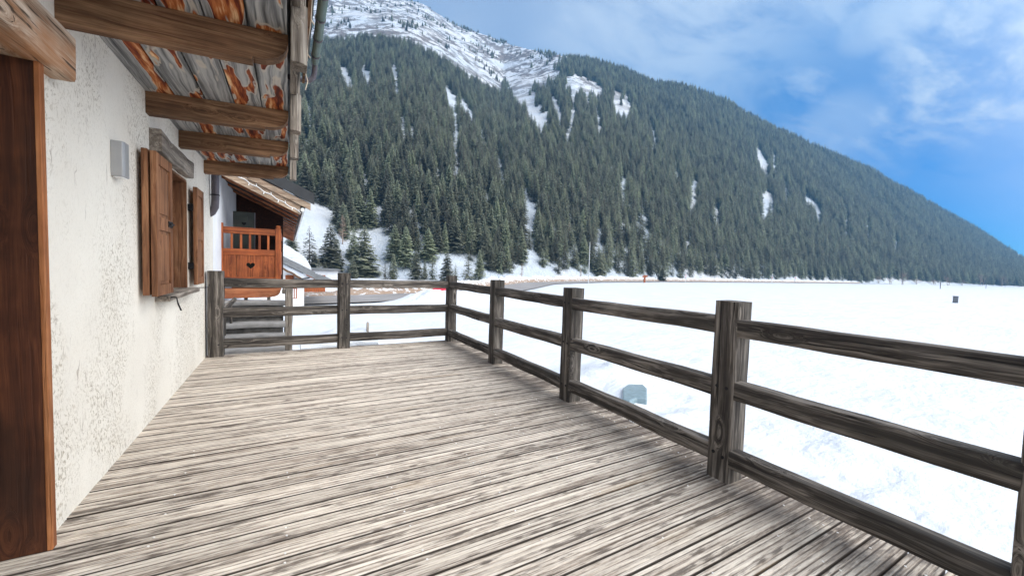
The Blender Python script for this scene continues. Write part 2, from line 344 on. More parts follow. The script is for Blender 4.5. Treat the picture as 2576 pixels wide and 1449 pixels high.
# ------------------------------------------------------------------ mesh helpers
def tag(o, label=None, cat=None, group=None, kind=None):
    if label: o['label'] = label
    if cat: o['category'] = cat
    if group: o['group'] = group
    if kind: o['kind'] = kind
    return o
def empty(name, loc=(0, 0, 0), rz=0., **k):
    o = bpy.data.objects.new(name, None); col.objects.link(o); o.location = loc; o.rotation_euler = (0, 0, rz); o.empty_display_size = .2
    return tag(o, **k)
class MB:
    def __init__(s): s.v = []; s.f = []; s.mi = []
    def add(s, vs, fs, mi=0):
        o = len(s.v); s.v += [tuple(map(float, p)) for p in vs]; s.f += [[i+o for i in f] for f in fs]; s.mi += [mi]*len(fs)
    def box(s, x0, x1, y0, y1, z0, z1, mi=0):
        s.add([(x, y, z) for z in (z0, z1) for y in (y0, y1) for x in (x0, x1)], [(0, 2, 3, 1), (4, 5, 7, 6), (0, 1, 5, 4), (2, 6, 7, 3), (0, 4, 6, 2), (1, 3, 7, 5)], mi)
    def prism(s, poly, ax, a, b, mi=0):      # polygon in the other two axes (in x,y,z order), extruded along ax
        n = len(poly); vs = []
        for t in (a, b):
            for p in poly:
                q = [0, 0, 0]; k = 0
                for i in range(3):
                    if i == ax: q[i] = t
                    else: q[i] = p[k]; k += 1
                vs.append(q)
        fs = [list(range(n))[::-1], list(range(n, 2*n))]+[(i, (i+1) % n, n+(i+1) % n, n+i) for i in range(n)]
        s.add(vs, fs, mi)
    def tube(s, pts, r, n=10, mi=0, caps=True):
        pts = [Vector(p) for p in pts]; rs = r if isinstance(r, (list, tuple)) else [r]*len(pts); rings = []; vs = []; prev = None
        for i, p in enumerate(pts):
            t = (pts[min(i+1, len(pts)-1)]-pts[max(i-1, 0)]).normalized()
            if prev is None:
                a = Vector((0, 0, 1)) if abs(t.z) < .9 else Vector((1, 0, 0)); u = t.cross(a).normalized()
            else: u = (prev-t*prev.dot(t)).normalized()
            prev = u; w = t.cross(u)
            for k in range(n):
                an = 2*PI*k/n; vs.append(p+(u*math.cos(an)+w*math.sin(an))*rs[i])
        fs = []
        for i in range(len(pts)-1):
            for k in range(n):
                fs.append((i*n+k, i*n+(k+1) % n, (i+1)*n+(k+1) % n, (i+1)*n+k))
        if caps: fs += [list(range(n))[::-1], [(len(pts)-1)*n+k for k in range(n)]]
        s.add(vs, fs, mi)
    def beam(s, p0, p1, w, h, rng, sag=0., jit=.003, seg=None, rnd=.012, taper=1., mi=0, wane=0.):
        """hewn beam with rounded corners along p0->p1; w across, h up (or along y for verticals)"""
        p0, p1 = Vector(p0), Vector(p1); d = p1-p0; L = d.length; t = d.normalized()
        upv = Vector((0, 0, 1)) if abs(t.z) < .8 else Vector((0, 1, 0)); a = upv.cross(t).normalized() if abs(t.z) < .8 else Vector((1, 0, 0)); b = t.cross(a).normalized()
        if abs(t.z) < .8 and b.z < 0: b = -b; a = -a
        n = seg or max(3, int(L/.16)); cs = []
        for sx, sy in ((1, 1), (-1, 1), (-1, -1), (1, -1)):
            for q in range(3):
                an = (q/2)*PI/2+{(1, 1): 0, (-1, 1): PI/2, (-1, -1): PI, (1, -1): 3*PI/2}[(sx, sy)]
                cs.append((sx*(w/2-rnd)+math.cos(an)*rnd, sy*(h/2-rnd)+math.sin(an)*rnd))
        m_ = len(cs); ph = [rng.uniform(0, 6) for _ in range(8)]; vs = []
        for i in range(n+1):
            f = i/n; tp = 1+(taper-1)*f
            ox = jit*(math.sin(f*L*3+ph[0])+.6*math.sin(f*L*7.3+ph[1])); oz = jit*(math.sin(f*L*2.6+ph[2])+.6*math.sin(f*L*8.1+ph[3]))-sag*math.sin(PI*f)
            for k, (x, y) in enumerate(cs):
                g = 1+wane*math.sin(f*L*5+ph[4]+k//3)*.5
                vs.append(p0+t*(f*L)+a*((x*tp*g)+ox+rng.uniform(-jit, jit)*.35)+b*((y*tp*g)+oz+rng.uniform(-jit, jit)*.35))
        fs = [(i*m_+k, i*m_+(k+1) % m_, (i+1)*m_+(k+1) % m_, (i+1)*m_+k) for i in range(n) for k in range(m_)]
        fs += [list(range(m_))[::-1], [n*m_+k for k in range(m_)]]
        s.add(vs, fs, mi)
    def build(s, name, mat, parent=None, smooth=False, bevel=0., loc=None):
        me = bpy.data.meshes.new(name)
        vs = s.v
        if loc is not None: vs = [(x-loc[0], y-loc[1], z-loc[2]) for x, y, z in vs]
        me.from_pydata(vs, [], s.f); me.validate()
        for mm in (mat if isinstance(mat, list) else [mat]): me.materials.append(mm)
        if isinstance(mat, list): me.polygons.foreach_set('material_index', s.mi)
        import bmesh
        b = bmesh.new(); b.from_mesh(me); bmesh.ops.recalc_face_normals(b, faces=b.faces); b.to_mesh(me); b.free()
        if smooth:
            me.polygons.foreach_set('use_smooth', [True]*len(me.polygons))
            me.set_sharp_from_angle(angle=rad(40))
        o = bpy.data.objects.new(name, me); col.objects.link(o)
        if parent: o.parent = parent
        if loc is not None: o.location = loc
        if bevel:
            bv = o.modifiers.new('bevel', 'BEVEL'); bv.width = bevel; bv.segments = 2; bv.limit_method = 'ANGLE'
        return o
def npmesh(name, V, Fq, mat, mats=None):
    me = bpy.data.meshes.new(name); nv, nf = len(V), len(Fq); k = Fq.shape[1]
    me.vertices.add(nv); me.vertices.foreach_set('co', V.astype(np.float32).ravel())
    me.loops.add(nf*k); me.loops.foreach_set('vertex_index', Fq.astype(np.int32).ravel())
    me.polygons.add(nf); me.polygons.foreach_set('loop_start', np.arange(nf, dtype=np.int32)*k)
    me.update(calc_edges=True)
    for m_ in (mats or [mat]): me.materials.append(m_)
    return me
def link(name, me, parent=None):
    o = bpy.data.objects.new(name, me); col.objects.link(o)
    if parent: o.parent = parent
    return o

# value noise on arrays
_rs = np.random.RandomState(5); _tab = _rs.rand(256, 256)
def vn(x, y):
    xi = np.floor(x).astype(int); yi = np.floor(y).astype(int); fx = x-xi; fy = y-yi; fx = fx*fx*(3-2*fx); fy = fy*fy*(3-2*fy)
    a = _tab[xi & 255, yi & 255]; b = _tab[(xi+1) & 255, yi & 255]; c = _tab[xi & 255, (yi+1) & 255]; d = _tab[(xi+1) & 255, (yi+1) & 255]
    return (a*(1-fx)+b*fx)*(1-fy)+(c*(1-fx)+d*fx)*fy
def fbm(x, y, o=4):
    s = 0; a = .5
    for i in range(o): s = s+a*vn(x*2**i+i*17.3, y*2**i+i*9.1); a *= .5
    return s
def sst(v, a, b): t = np.clip((v-a)/(b-a), 0, 1); return t*t*(3-2*t)

# ------------------------------------------------------------------ snow field (one sheet to the horizon)
GZ = -2.6
ROAD = np.array([(-60, 40), (-40, 42), (0, 45.5), (10, 48), (22, 53), (38, 67), (62, 92), (95, 108), (140, 121), (250, 136), (420, 152), (700, 176)], float)
def road_dist(x, y):
    best = np.full(np.shape(x), 1e9)
    for a, b in zip(ROAD[:-1], ROAD[1:]):
        d = b-a; t = np.clip(((x-a[0])*d[0]+(y-a[1])*d[1])/(d@d), 0, 1)
        best = np.minimum(best, np.hypot(x-(a[0]+t*d[0]), y-(a[1]+t*d[1])))
    return best
def field_z(x, y):
    rd = road_dist(x, y); r = np.hypot(x-2, y-3)
    z = GZ+.22*(fbm(x*.12+9, y*.12+4, 4)-.47)*np.clip(r/20, .3, 1)
    near = 1-sst(r, 10, 34)
    z = z+near*.16*(fbm(x*.9, y*.9, 4)-.47)
    lump = lambda cx, cy, sx, sy, h: h*np.exp(-((x-cx)/sx)**2-((y-cy)/sy)**2)
    rough = fbm(x*1.3+3, y*1.3+8, 5)
    z = z+lump(12.2, 10.6, 2.2, 1.6, .62)*(.45+1.1*rough)+lump(11, 7.2, 3, 1.6, .30)*rough
    z = z+lump(8.5, 2.6, 3.0, 2.4, .55)*(rough-.1)+lump(12, 4, 4, 2, .35)*(rough-.1)
    z = z+lump(18.6, 40.4, 6.0, 2.3, 1.0)*(.8+.45*rough)+lump(14.0, 42.5, 2.6, 3.0, .9)*(.5+.9*rough)
    z = z+lump(27, 46, 12, 6, .9)
    z = z+lump(4.0, 21.5, 2.4, 2.0, .8)*(.5+.9*rough)
    flat = 1-sst(rd, 4.6, 6.6)
    return z*(1-flat)+(GZ-.12)*flat
def axis_pts(lo, hi, c, fine, n):
    t = np.linspace(-1, 1, n); k = 5.2
    p = np.sinh(k*t)/np.sinh(k); p = np.where(p < 0, p*(c-lo), p*(hi-c))+c
    return p
gx = np.unique(np.concatenate([np.arange(-12, 40, .22), -12-np.geomspace(.3, 1600, 70), 40+np.geomspace(.3, 1900, 120)]))
gy = np.unique(np.concatenate([np.arange(-8, 56, .22), -8-np.geomspace(.3, 900, 70), 56+np.geomspace(.3, 1600, 110)]))
X, Y = np.meshgrid(gx, gy, indexing='ij'); Z = field_z(X, Y)
V = np.stack([X.ravel(), Y.ravel(), Z.ravel()], 1); nx, ny = len(gx), len(gy)
ii = (np.arange(nx-1)[:, None]*ny+np.arange(ny-1)[None]).ravel()
me = npmesh('snow_field', V, np.stack([ii, ii+ny, ii+ny+1, ii+1], 1), MT['snow']); me.polygons.foreach_set('use_smooth', [True]*len(me.polygons))
tag(link('snow_field', me), 'flat white snow field spreading from the terrace to the forest', kind='structure')

# road
def ribbon(off0, off1, zf, step=1.0, cross=2):
    P = []; 
    for a, b in zip(ROAD[:-1], ROAD[1:]):
        n = max(1, int(np.hypot(*(b-a))/step)); P += [a+(b-a)*i/n for i in range(n)]
    P = np.array(P); k = np.ones(9)/9; Pp = np.stack([np.convolve(np.pad(P[:, i], 4, 'edge'), k, 'valid') for i in (0, 1)], 1)
    T = np.gradient(Pp, axis=0); T /= np.linalg.norm(T, axis=1)[:, None]; N = np.stack([-T[:, 1], T[:, 0]], 1)
    ts = np.linspace(0, 1, cross); V = []
    for t in ts:
        o = off0+(off1-off0)*t; Q = Pp+N*o; V.append(np.stack([Q[:, 0], Q[:, 1], zf(Q[:, 0], Q[:, 1], t)], 1))
    V = np.stack(V, 1); n = len(Pp); idx = (np.arange(n-1)[:, None]*cross+np.arange(cross-1)[None]).ravel()
    return V.reshape(-1, 3), np.stack([idx, idx+cross, idx+cross+1, idx+1], 1)
V, Fq = ribbon(-4.4, 4.4, lambda x, y, t: x*0+GZ+.05, 1, 3)
tag(link('road', npmesh('road', V, Fq, MT['road'])), 'grey cleared road winding behind the snow field', kind='structure')
def berm_z(h):
    def f(x, y, t):
        k = math.sin(PI*min(max(t, 0), 1))**.7 if 0 < t < 1 else 0
        k = k*(.45+.55*sst(x, 4, 11))
        return GZ-.35+k*h*(.55+1.0*fbm(x*.55, y*.55, 5))*np.clip(np.hypot(x, y)/60, .9, 1.5)+(.2 if 0 < t < 1 else 0)
    return f
V, Fq = ribbon(4.6, 8.6, berm_z(1.15), .4, 18)
me = npmesh('snow_berm', V, Fq, MT['berm']); me.polygons.foreach_set('use_smooth', [True]*len(me.polygons))
tag(link('snow_bank', me), 'dirty ploughed snow bank running along the far side of the road', kind='structure')

# ------------------------------------------------------------------ mountain (real heightfield in metres, seen from the valley)
HX, HY = np.array([_cy, -_sy]), np.array([_sy, _cy])
def interp(x, tab): t = np.array(tab, float); return np.interp(x, t[:, 0], t[:, 1])
T_B = [(-600, 70), (740, 90), (900, 108), (1100, 112), (1300, 128), (1500, 158), (1650, 190), (1900, 265), (2200, 380), (2576, 520), (3400, 700)]
T_BY = [(700, 1)]
T_TY = [(-600, 150), (300, 60), (740, 92), (830, 80), (900, 76), (960, 74), (1030, 82), (1100, 118), (1180, 168), (1250, 205), (1300, 185), (1380, 165), (1420, 163), (1540, 190), (1620, 222), (1720, 240), (1800, 268), (1860, 303), (1960, 343), (2060, 393), (2150, 428), (2250, 478), (2340, 526), (2430, 575), (2500, 613), (2576, 652), (2700, 700), (3400, 722)]
T_TD = [(-600, 520), (740, 560), (900, 620), (1100, 660), (1250, 700), (1380, 720), (1600, 730), (2000, 800), (2300, 900), (2576, 1050), (3400, 1200)]
T_SY = [(-600, -330), (700, -110), (830, -60), (935, 0), (1060, 38), (1130, 80), (1250, 122), (1330, 140), (1380, 152), (1420, 160)]
T_SD = [(-600, 1250), (700, 1250), (900, 1150), (1130, 1000), (1250, 900), (1380, 740), (1420, 722)]
def ray_z(x, y, d):           # height at depth d along the photo ray (x, y)
    hx = 0
    return None
def mtn_z(u, d):
    """u = sideways / depth (photo column), d = depth in metres"""
    px = u*F+IW/2+0*d
    B = interp(px, T_B); TD = interp(px, T_TD); TY = interp(px, T_TY)
    hor = 672.6+(px-1288)*.0320
    tz = 1.45+(hor-TY)/F*TD*1.0
    base = GZ-.3
    t = (d-B)/(TD-B)
    prof = np.where(t < 0, t*0.02, t)
    prof = np.where((t > 0), t*.90+.10*t*t, prof)
    bow = np.clip(t, 0, 1); z = base+(tz-base)*prof
    # snowy upper slopes on the left
    SY = interp(px, T_SY); SD = interp(px, T_SD); has = px < 1425
    sz = 1.45+(hor-SY)/F*SD
    t2 = (d-TD)/np.maximum(SD-TD, 5)
    zu = tz+(sz-tz)*np.minimum(t2, 1)-np.maximum(t2-1, 0)*(SD-TD)*.5
    zr = tz-(d-TD)*.35
    z = np.where(d > TD, np.where(has, zu, zr), z)
    wx = u*d; amp = np.clip((d-B)/60, 0, 1)
    z = z+amp*(10*(fbm(wx*.012+5, d*.006+3, 3)-.45)+5*(fbm(wx*.04, d*.02+8, 3)-.45))*np.clip(1.3-np.abs(t-1)*0, .5, 1.3)*np.clip(t*3, .3, 1)
    z = np.where(t < 0, np.minimum(z, GZ-.3), z)
    return z
def uvd(u, d):                # plan position of (u, d); depth measured along the horizontal view direction
    return CAM[0]+d*(HY[0]+u*HX[0]), CAM[1]+d*(HY[1]+u*HX[1])
us = np.concatenate([np.linspace(-1.2, -.6, 60), np.linspace(-.595, 1.5, 520), np.linspace(1.51, 2.1, 40)]); ds = np.geomspace(60, 1400, 330)
U, D = np.meshgrid(us, ds, indexing='ij'); MZ = mtn_z(U, D); MX, MY = uvd(U, D)
V = np.stack([MX.ravel(), MY.ravel(), MZ.ravel()], 1); nx, ny = U.shape; ii = (np.arange(nx-1)[:, None]*ny+np.arange(ny-1)[None]).ravel()
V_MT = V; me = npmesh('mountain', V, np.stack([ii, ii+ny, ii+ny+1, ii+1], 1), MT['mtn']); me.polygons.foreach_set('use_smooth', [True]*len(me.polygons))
tag(link('mountain', me), 'steep snow covered mountain with rocky upper slopes', kind='structure')

# ------------------------------------------------------------------ spruces
def spruce_arrays(seed, layers, per, width=.17, lean=0., gap=0.06, blades=3):
    """unit-height spruce crown: whorls of drooping boughs made of many small blades"""
    R = np.random.RandomState(seed); tris = []
    for L in range(layers):
        f = L/(layers-1); z = .06+.93*f**.92
        r = width*(1-f)**.82*(1.0 if f > .1 else .82)*R.uniform(.86, 1.12)+.006
        n = max(4, int(per*(.45+.55*(1-f))))
        a0 = R.uniform(0, 6.3)
        for k in range(n):
            if R.rand() < gap: continue
            a = a0+2*PI*k/n+R.uniform(-.25, .25); rr = r*R.uniform(.72, 1.18); droop = rr*R.uniform(.25, .6)+.004
            ca, sa = math.cos(a), math.sin(a)
            p0 = np.array([ca*.004, sa*.004, z+R.uniform(-.006, .006)]); p1 = np.array([ca*rr, sa*rr, z-droop+rr*.18])
            side = np.array([-sa, ca, 0])
            for b in range(blades):
                t0 = b/blades*.8; t1 = min(1, t0+.62); q0 = p0+(p1-p0)*t0; q1 = p0+(p1-p0)*t1
                w = rr*R.uniform(.22, .36)*(1.15-t0); dz = R.uniform(-.02, .004)
                tris.append([q0, q1+side*w+[0, 0, dz], q1+[0, 0, .004]]); tris.append([q0, q1+[0, 0, .004], q1-side*w+[0, 0, R.uniform(-.02, .004)]])
    T = np.array(tris).reshape(-1, 3); T[:, 0] += lean*T[:, 2]**2
    return T
def trunk_mb(h0, h1, r, n=6):
    b = MB(); b.tube([(0, 0, h0), (0, 0, h0+(h1-h0)*.5), (0, 0, h1)], [r, r*.6, r*.12], n); return b
def crown_mesh(name, seed, layers, per, width, mat, with_trunk=True, **k):
    T = spruce_arrays(seed, layers, per, width, **k); Fq = np.arange(len(T)).reshape(-1, 3)
    me = npmesh(name, T, Fq, mat)
    if with_trunk:
        b = trunk_mb(-.03, .97, .011, 5); n = len(T)
        V = np.concatenate([T, np.array(b.v)]); tf = []
        for f in b.f:
            for i in range(1, len(f)-1): tf.append((f[0]+n, f[i]+n, f[i+1]+n))
        me = npmesh(name, V, np.concatenate([Fq, np.array(tf)]), None, [mat, MT['bark']])
        me.polygons.foreach_set('material_index', [0]*len(Fq)+[1]*len(tf))
    return me
FAR = [crown_mesh('spruce_far', 20+i, 17, 9, w_, MT['spruce'], blades=2, gap=.05) for i, w_ in enumerate((.15, .17, .19, .155, .2, .18))]
NEAR = [crown_mesh('spruce_crown', 50+i, 30, 15, w_, MT['spruce'], False, blades=3, gap=.08) for i, w_ in enumerate((.20, .23, .26, .22, .17))]
THIN = crown_mesh('thin_spruce_crown', 77, 26, 9, .21, MT['spruce'], False, blades=2, gap=.3)
TRK = trunk_mb(-.03, .97, .013, 6)
_t = TRK.build('trunk', MT['bark']); TRKM = _t.data; bpy.data.objects.remove(_t)
rg = np.random.RandomState(3)
def hor(px): return 672.6+(px-1288)*.0320
def ground_pt(px, py):          # walk out along the photo column until the ground is seen at py
    dd = np.linspace(45, 1200, 9000); u = (px-IW/2)/F
    u = u+np.zeros_like(dd)
    for _ in range(3):
        x, y = uvd(u, dd); z = np.maximum(mtn_z(u, dd), field_z(x, y)); X_, Y_ = pr(x, y, z); u = u+(px-X_)/F
    x, y = uvd(u, dd); z = np.maximum(mtn_z(u, dd), field_z(x, y)); X_, Y_ = pr(x, y, z)
    k = np.argmax(Y_ <= py); return x[k], y[k], z[k], dd[k]
LISTED = [  # base x, base y, top y, kind, label
 (733, 634, 568, 1, 'dark spruce half hidden behind the end of the orange balcony roof'),
 (778, 678, 568, 9, 'thin spruce with a long bare spire on the open snow slope'),
 (791, 683, 630, 2, 'short bushy spruce at the foot of the thin spired spruce'),
 (831, 672, 560, 1, 'broad dark spruce right of the thin spired spruce'),
 (846, 680, 597, 0, 'slim dark spruce in front of the broad dark spruce'),
 (817, 684, 655, 3, 'tiny spruce standing between two larger spruces on the snow'),
 (889, 655, 574, 0, 'spruce just left of and behind the biggest lone spruce'),
 (916, 697, 566, 2, 'biggest lone spruce, wide and dark, beside the open snow glade'),
 (888, 701, 642, 4, 'narrow paler spruce at the left foot of the biggest lone spruce'),
 (859, 684, 669, 3, 'smallest spruce sapling left of the biggest lone spruce'),
 (969, 703, 659, 9, 'small thin spruce on the snow behind the middle fence rail'),
 (989, 703, 636, 4, 'taller thin spruce beside the small thin one in the glade'),
 (992, 655, 564, 1, 'large spruce at the upper right edge of the snow glade'),
 (1020, 672, 568, 0, 'spruce standing over grey scrub right of the snow glade'),
 (1046, 704, 628, 1, 'bushy spruce in front row left of the open snow gap'),
 (1076, 655, 572, 2, 'wide paler green spruce behind the front row spruces'),
 (1087, 704, 638, 9, 'see-through scraggy spruce at the front left of the corner post'),
 (1068, 704, 655, 4, 'short spruce squeezed between two front row spruces'),
 (1124, 707, 630, 1, 'front spruce rising directly behind the corner fence post'),
 (1145, 707, 662, 9, 'short spruce just right of the corner fence post'),
 (1177, 706, 632, 9, 'airy spruce between the corner post and the next post'),
 (1205, 705, 626, 4, 'twin topped looking front spruce left of the second side post'),
 (1235, 680, 618, 0, 'spruce above the snow bank behind the second side post'),
 (1665, 708, 668, 2, 'small lone spruce on the snow beside the orange wooden signpost'),
]
n_ind = 0
for i, (px, py, ty, kd, lab) in enumerate(LISTED):
    x, y, z, d = ground_pt(px, py); h = (py-ty)/F*d*1.02
    r = empty('spruce_tree', (x, y, z-.1), rg.uniform(0, 6), label=lab, cat='tree', group='spruces standing at the forest edge')
    wf = 1.3 if kd != 9 else 1.25
    r.scale = (h*wf, h*wf, h)
    link('crown', THIN if kd == 9 else NEAR[kd], r); link('trunk', TRKM, r); n_ind += 1

# forest: jittered grid over the mountainside, thinned where the photo shows snow gullies and glades
GUL = [([(1275, 160), (1300, 225), (1335, 265), (1365, 300)], 20), ([(1262, 160), (1320, 185), (1385, 172)], 31), ([(1432, 205), (1500, 222)], 10), ([(1470, 225), (1480, 250)], 6), ([(1442, 230), (1440, 295)], 5),
 ([(1548, 240), (1556, 280)], 9), ([(1572, 250), (1578, 280)], 8), ([(1142, 250), (1150, 340), (1146, 430)], 6), ([(1125, 225), (1135, 260)], 5), ([(992, 172), (1000, 232)], 7), ([(862, 175), (880, 205)], 8), ([(915, 180), (930, 200)], 7), ([(775, 268), (781, 335)], 6),
 ([(862, 415), (866, 470)], 4), ([(918, 450), (925, 540)], 8), ([(955, 480), (962, 545)], 5), ([(1030, 480), (1033, 535)], 4), ([(1036, 290), (1037, 355)], 4), ([(1565, 450), (1568, 500)], 5), ([(1748, 462), (1744, 510)], 6),
 ([(1908, 385), (1930, 430)], 7), ([(1945, 395), (1948, 425)], 3), ([(1925, 490), (1924, 535)], 8), ([(1940, 500), (1942, 525)], 4), ([(2030, 500), (2056, 520), (2060, 560)], 5), ([(2127, 540), (2126, 582)], 4), ([(1977, 470), (1978, 500)], 3), ([(2180, 560), (2182, 590)], 3),
 ([(1320, 500), (1342, 560), (1340, 640), (1332, 690)], 6), ([(1318, 590), (1322, 660)], 5), ([(1505, 585), (1510, 612)], 6), ([(1010, 300), (1016, 330)], 5), ([(1255, 400), (1262, 440)], 5), ([(1395, 250), (1408, 300)], 6), ([(1500, 270), (1508, 320)], 5), ([(1640, 330), (1645, 360)], 4), ([(1700, 420), (1705, 450)], 4), ([(1800, 520), (1803, 550)], 4), ([(1620, 560), (1626, 600)], 5), ([(2250, 600), (2253, 625)], 4), ([(1100, 430), (1106, 470)], 5), ([(1220, 480), (1226, 520)], 4), ([(1355, 300), (1362, 345)], 4), ([(1440, 290), (1425, 360)], 3), ([(1160, 255), (1190, 300)], 4), ([(1210, 330), (1216, 350)], 3),
 ([(770, 540), (805, 560), (760, 640)], 26), ([(940, 600), (955, 690)], 14), ([(1105, 655), (1105, 700)], 8), ([(1165, 655), (1168, 700)], 10), ([(860, 640), (862, 690)], 9)]
def gul_in(px, py, hp):
    m = np.zeros(len(px), bool); wob = (fbm(px*.16, py*.07, 3)-.45)*2.6
    for pts, w in GUL:
        for a, b in zip(pts[:-1], pts[1:]):
            a = np.array(a, float); b = np.array(b, float)+0.; b2 = b
            for f in (0., .35, .7):
                d = b2-a; yy = py-hp*f*.9; t = np.clip(((px-a[0])*d[0]+(yy-a[1])*d[1])/(d@d), 0, 1)
                m |= np.hypot(px-(a[0]+t*d[0]), (yy-(a[1]+t*d[1]))*.7) < w*(.85+wob)+2.2
    return m
LOW = [(700, 470), (745, 485), (800, 535), (850, 590), (880, 610), (925, 590), (970, 590), (1000, 640), (1050, 655), (1120, 640), (1160, 640), (1200, 700), (1215, 1000), (3000, 1000)]
TREEL = [(-600, 92), (740, 100), (830, 100), (900, 90), (960, 92), (1030, 102), (1100, 136), (1180, 190), (1240, 222), (1262, 232), (1263, 140), (3000, 140)]
cell = 4.1; pts = []
gxx = np.arange(-560, 1500, cell); gyy = np.arange(40, 1300, cell)
PX, PY = np.meshgrid(gxx, gyy, indexing='ij'); N1 = PX.size; PX = np.concatenate([PX.ravel()]*2); PY = np.concatenate([PY.ravel()]*2)
PX = PX+rg.uniform(-2.3, 2.3, PX.size)+np.where(np.arange(PX.size) < N1, 0, 2.0); PY = PY+rg.uniform(-2.3, 2.3, PY.size)+np.where(np.arange(PX.size) < N1, 0, 2.0); extra = np.arange(PX.size) >= N1
rx = PX-CAM[0]; ry = PY-CAM[1]; Dp = rx*HY[0]+ry*HY[1]; Up = (rx*HX[0]+ry*HX[1])/np.maximum(Dp, 1)
ok = (Dp > 60) & (Dp < 1250) & (Up > -.95) & (Up < 1.55); PX, PY, Dp, Up, extra = PX[ok], PY[ok], Dp[ok], Up[ok], extra[ok]
PZ = mtn_z(Up, Dp); sx, sy = pr(PX, PY, PZ)
colpx = Up*F+IW/2
B = interp(colpx, T_B); TD = interp(colpx, T_TD); SD = np.where(colpx < 1425, interp(colpx, T_SD), 0)
hgt = rg.uniform(8.5, 17, len(PX))*(1+.25*sst(colpx, 1500, 2300))*(1-.25*sst(Dp, TD-150, TD+60)); edge_young = 1-sst(Dp-B, 0, 40)
hgt *= (1-.22*edge_young*rg.rand(len(PX)))*(.86+.14*sst(Dp-B, 0, 240))
hp = hgt/Dp*F
inside = (Dp > B+2+4*rg.rand(len(PX))+9*sst(colpx, 2150, 2250)) & (PZ > GZ-.2)
forest = inside & (Dp < TD+14) & (sy-.55*hp > interp(sx, TREEL)) & (sy < interp(sx, LOW)) & ~gul_in(sx, sy, hp)
forest &= rg.rand(len(PX)) < np.where(extra, .95*(1-sst(Dp-B, 150, 330)), .96)
high = inside & ~extra & (sx < 1440) & (Dp > TD-60) & (Dp < SD+3) & ~forest & (rg.rand(len(PX)) < (.03+.12*sst(sx, 1150, 1350)+.13*(Dp > SD-30))*(.15+3.2*sst(fbm(PX*.02, PY*.02, 3), .42, .6))) & (sy-.5*hp <= interp(sx, TREEL)+4)
hgt = np.where(high, hgt*.75, hgt)
keep = forest | high; PX, PY, PZ, Dp, sx, sy, hgt, colpx = [a[keep] for a in (PX, PY, PZ, Dp, sx, sy, hgt, colpx)]
hp = hgt/Dp*F
print('forest trees', len(PX))
infr = (sx > 735) & (sx < 2590) & (sy < 716)
order = np.argsort(-np.where(infr, hp, 0)); big = order[:300-n_ind]; rest = order[300-n_ind:]
def region_label(px, py, base):
    cols = [(800, 'directly right of the hanging eave blocks'), (880, 'above the open snow with the thin spired spruce'), (960, 'above the biggest lone spruce'), (1040, 'above the snow glade'), (1120, 'above and left of the corner fence post'),
            (1200, 'above and right of the corner fence post'), (1290, 'above the second side post'), (1380, 'between the second and third side posts'), (1470, 'above the third side post'), (1560, 'just right of the tall white pole'), (1680, 'left of the orange wooden signpost'), (9999, 'beyond the ploughed road right of the signpost')]
    rows = [(400, 'higher slope spruce', 'higher slope'), (425, 'sixth band spruce', 'sixth band'), (450, 'fifth band spruce', 'fifth band'), (480, 'fourth band spruce', 'fourth band'), (520, 'spruce between third and fourth bands', 'band between third and fourth'), (560, 'third band spruce', 'third band'), (620, 'second band spruce', 'second band'), (670, 'spruce just behind front row', 'band behind the front row'), (9999, 'front row spruce', 'front row')]
    c = next(t for v, t in cols if px < v); r_, g = next((t, g) for v, t, g in rows if py < v)
    return r_+' '+c, 'spruces of the '+g+' '+c
for j, k in enumerate(big):
    lab, grp = region_label(sx[k], sy[k], 0)
    if j < len(big)-6:
        o = empty('spruce_tree', (PX[k], PY[k], PZ[k]-.3), rg.uniform(0, 6), label=lab, cat='tree', group=grp)
        link('crown', NEAR[rg.randint(5)], o); link('trunk', TRKM, o); w = rg.uniform(.85, 1.12)
    else:
        o = link('spruce_tree', FAR[j % 6]); o.location = (PX[k], PY[k], PZ[k]-.3); o.rotation_euler.z = rg.uniform(0, 6)
        tag(o, lab, 'tree', grp); w = rg.uniform(.85, 1.15)
    o.scale = (hgt[k]*w, hgt[k]*w, hgt[k])
# the rest of the wood: one object, instanced by geometry nodes
n = len(rest); V = np.stack([PX[rest], PY[rest], PZ[rest]-.4], 1)
me = bpy.data.meshes.new('conifer_forest'); me.vertices.add(n); me.vertices.foreach_set('co', V.astype(np.float32).ravel())
at = me.attributes.new('size', 'FLOAT_VECTOR', 'POINT'); w = rg.uniform(1.05, 1.5, n)*hgt[rest]; at.data.foreach_set('vector', np.stack([w, w, hgt[rest]], 1).astype(np.float32).ravel())
at = me.attributes.new('turn', 'FLOAT_VECTOR', 'POINT'); at.data.foreach_set('vector', np.stack([rg.uniform(-.05, .05, n), rg.uniform(-.05, .05, n), rg.uniform(0, 6.28, n)], 1).astype(np.float32).ravel())
at = me.attributes.new('pick', 'INT', 'POINT'); at.data.foreach_set('value', rg.randint(0, 6, n).astype(np.int32))
fo = link('conifer_forest', me); tag(fo, 'dense dark spruce forest covering the whole mountainside', 'forest', kind='stuff')
ng = bpy.data.node_groups.new('scatter_spruces', 'GeometryNodeTree'); ng.interface.new_socket('Geometry', in_out='INPUT', socket_type='NodeSocketGeometry'); ng.interface.new_socket('Geometry', in_out='OUTPUT', socket_type='NodeSocketGeometry')
gi = ng.nodes.new('NodeGroupInput'); go = ng.nodes.new('NodeGroupOutput'); iop = ng.nodes.new('GeometryNodeInstanceOnPoints'); g2i = ng.nodes.new('GeometryNodeGeometryToInstance')
src = {}
for o in col.objects:
    if o.type == 'MESH' and o.data in FAR and o.data.name not in src: src[o.data.name] = o
for o in src.values():
    oi = ng.nodes.new('GeometryNodeObjectInfo'); oi.inputs[0].default_value = o; oi.inputs['As Instance'].default_value = False
    ng.links.new(oi.outputs['Geometry'], g2i.inputs[0])
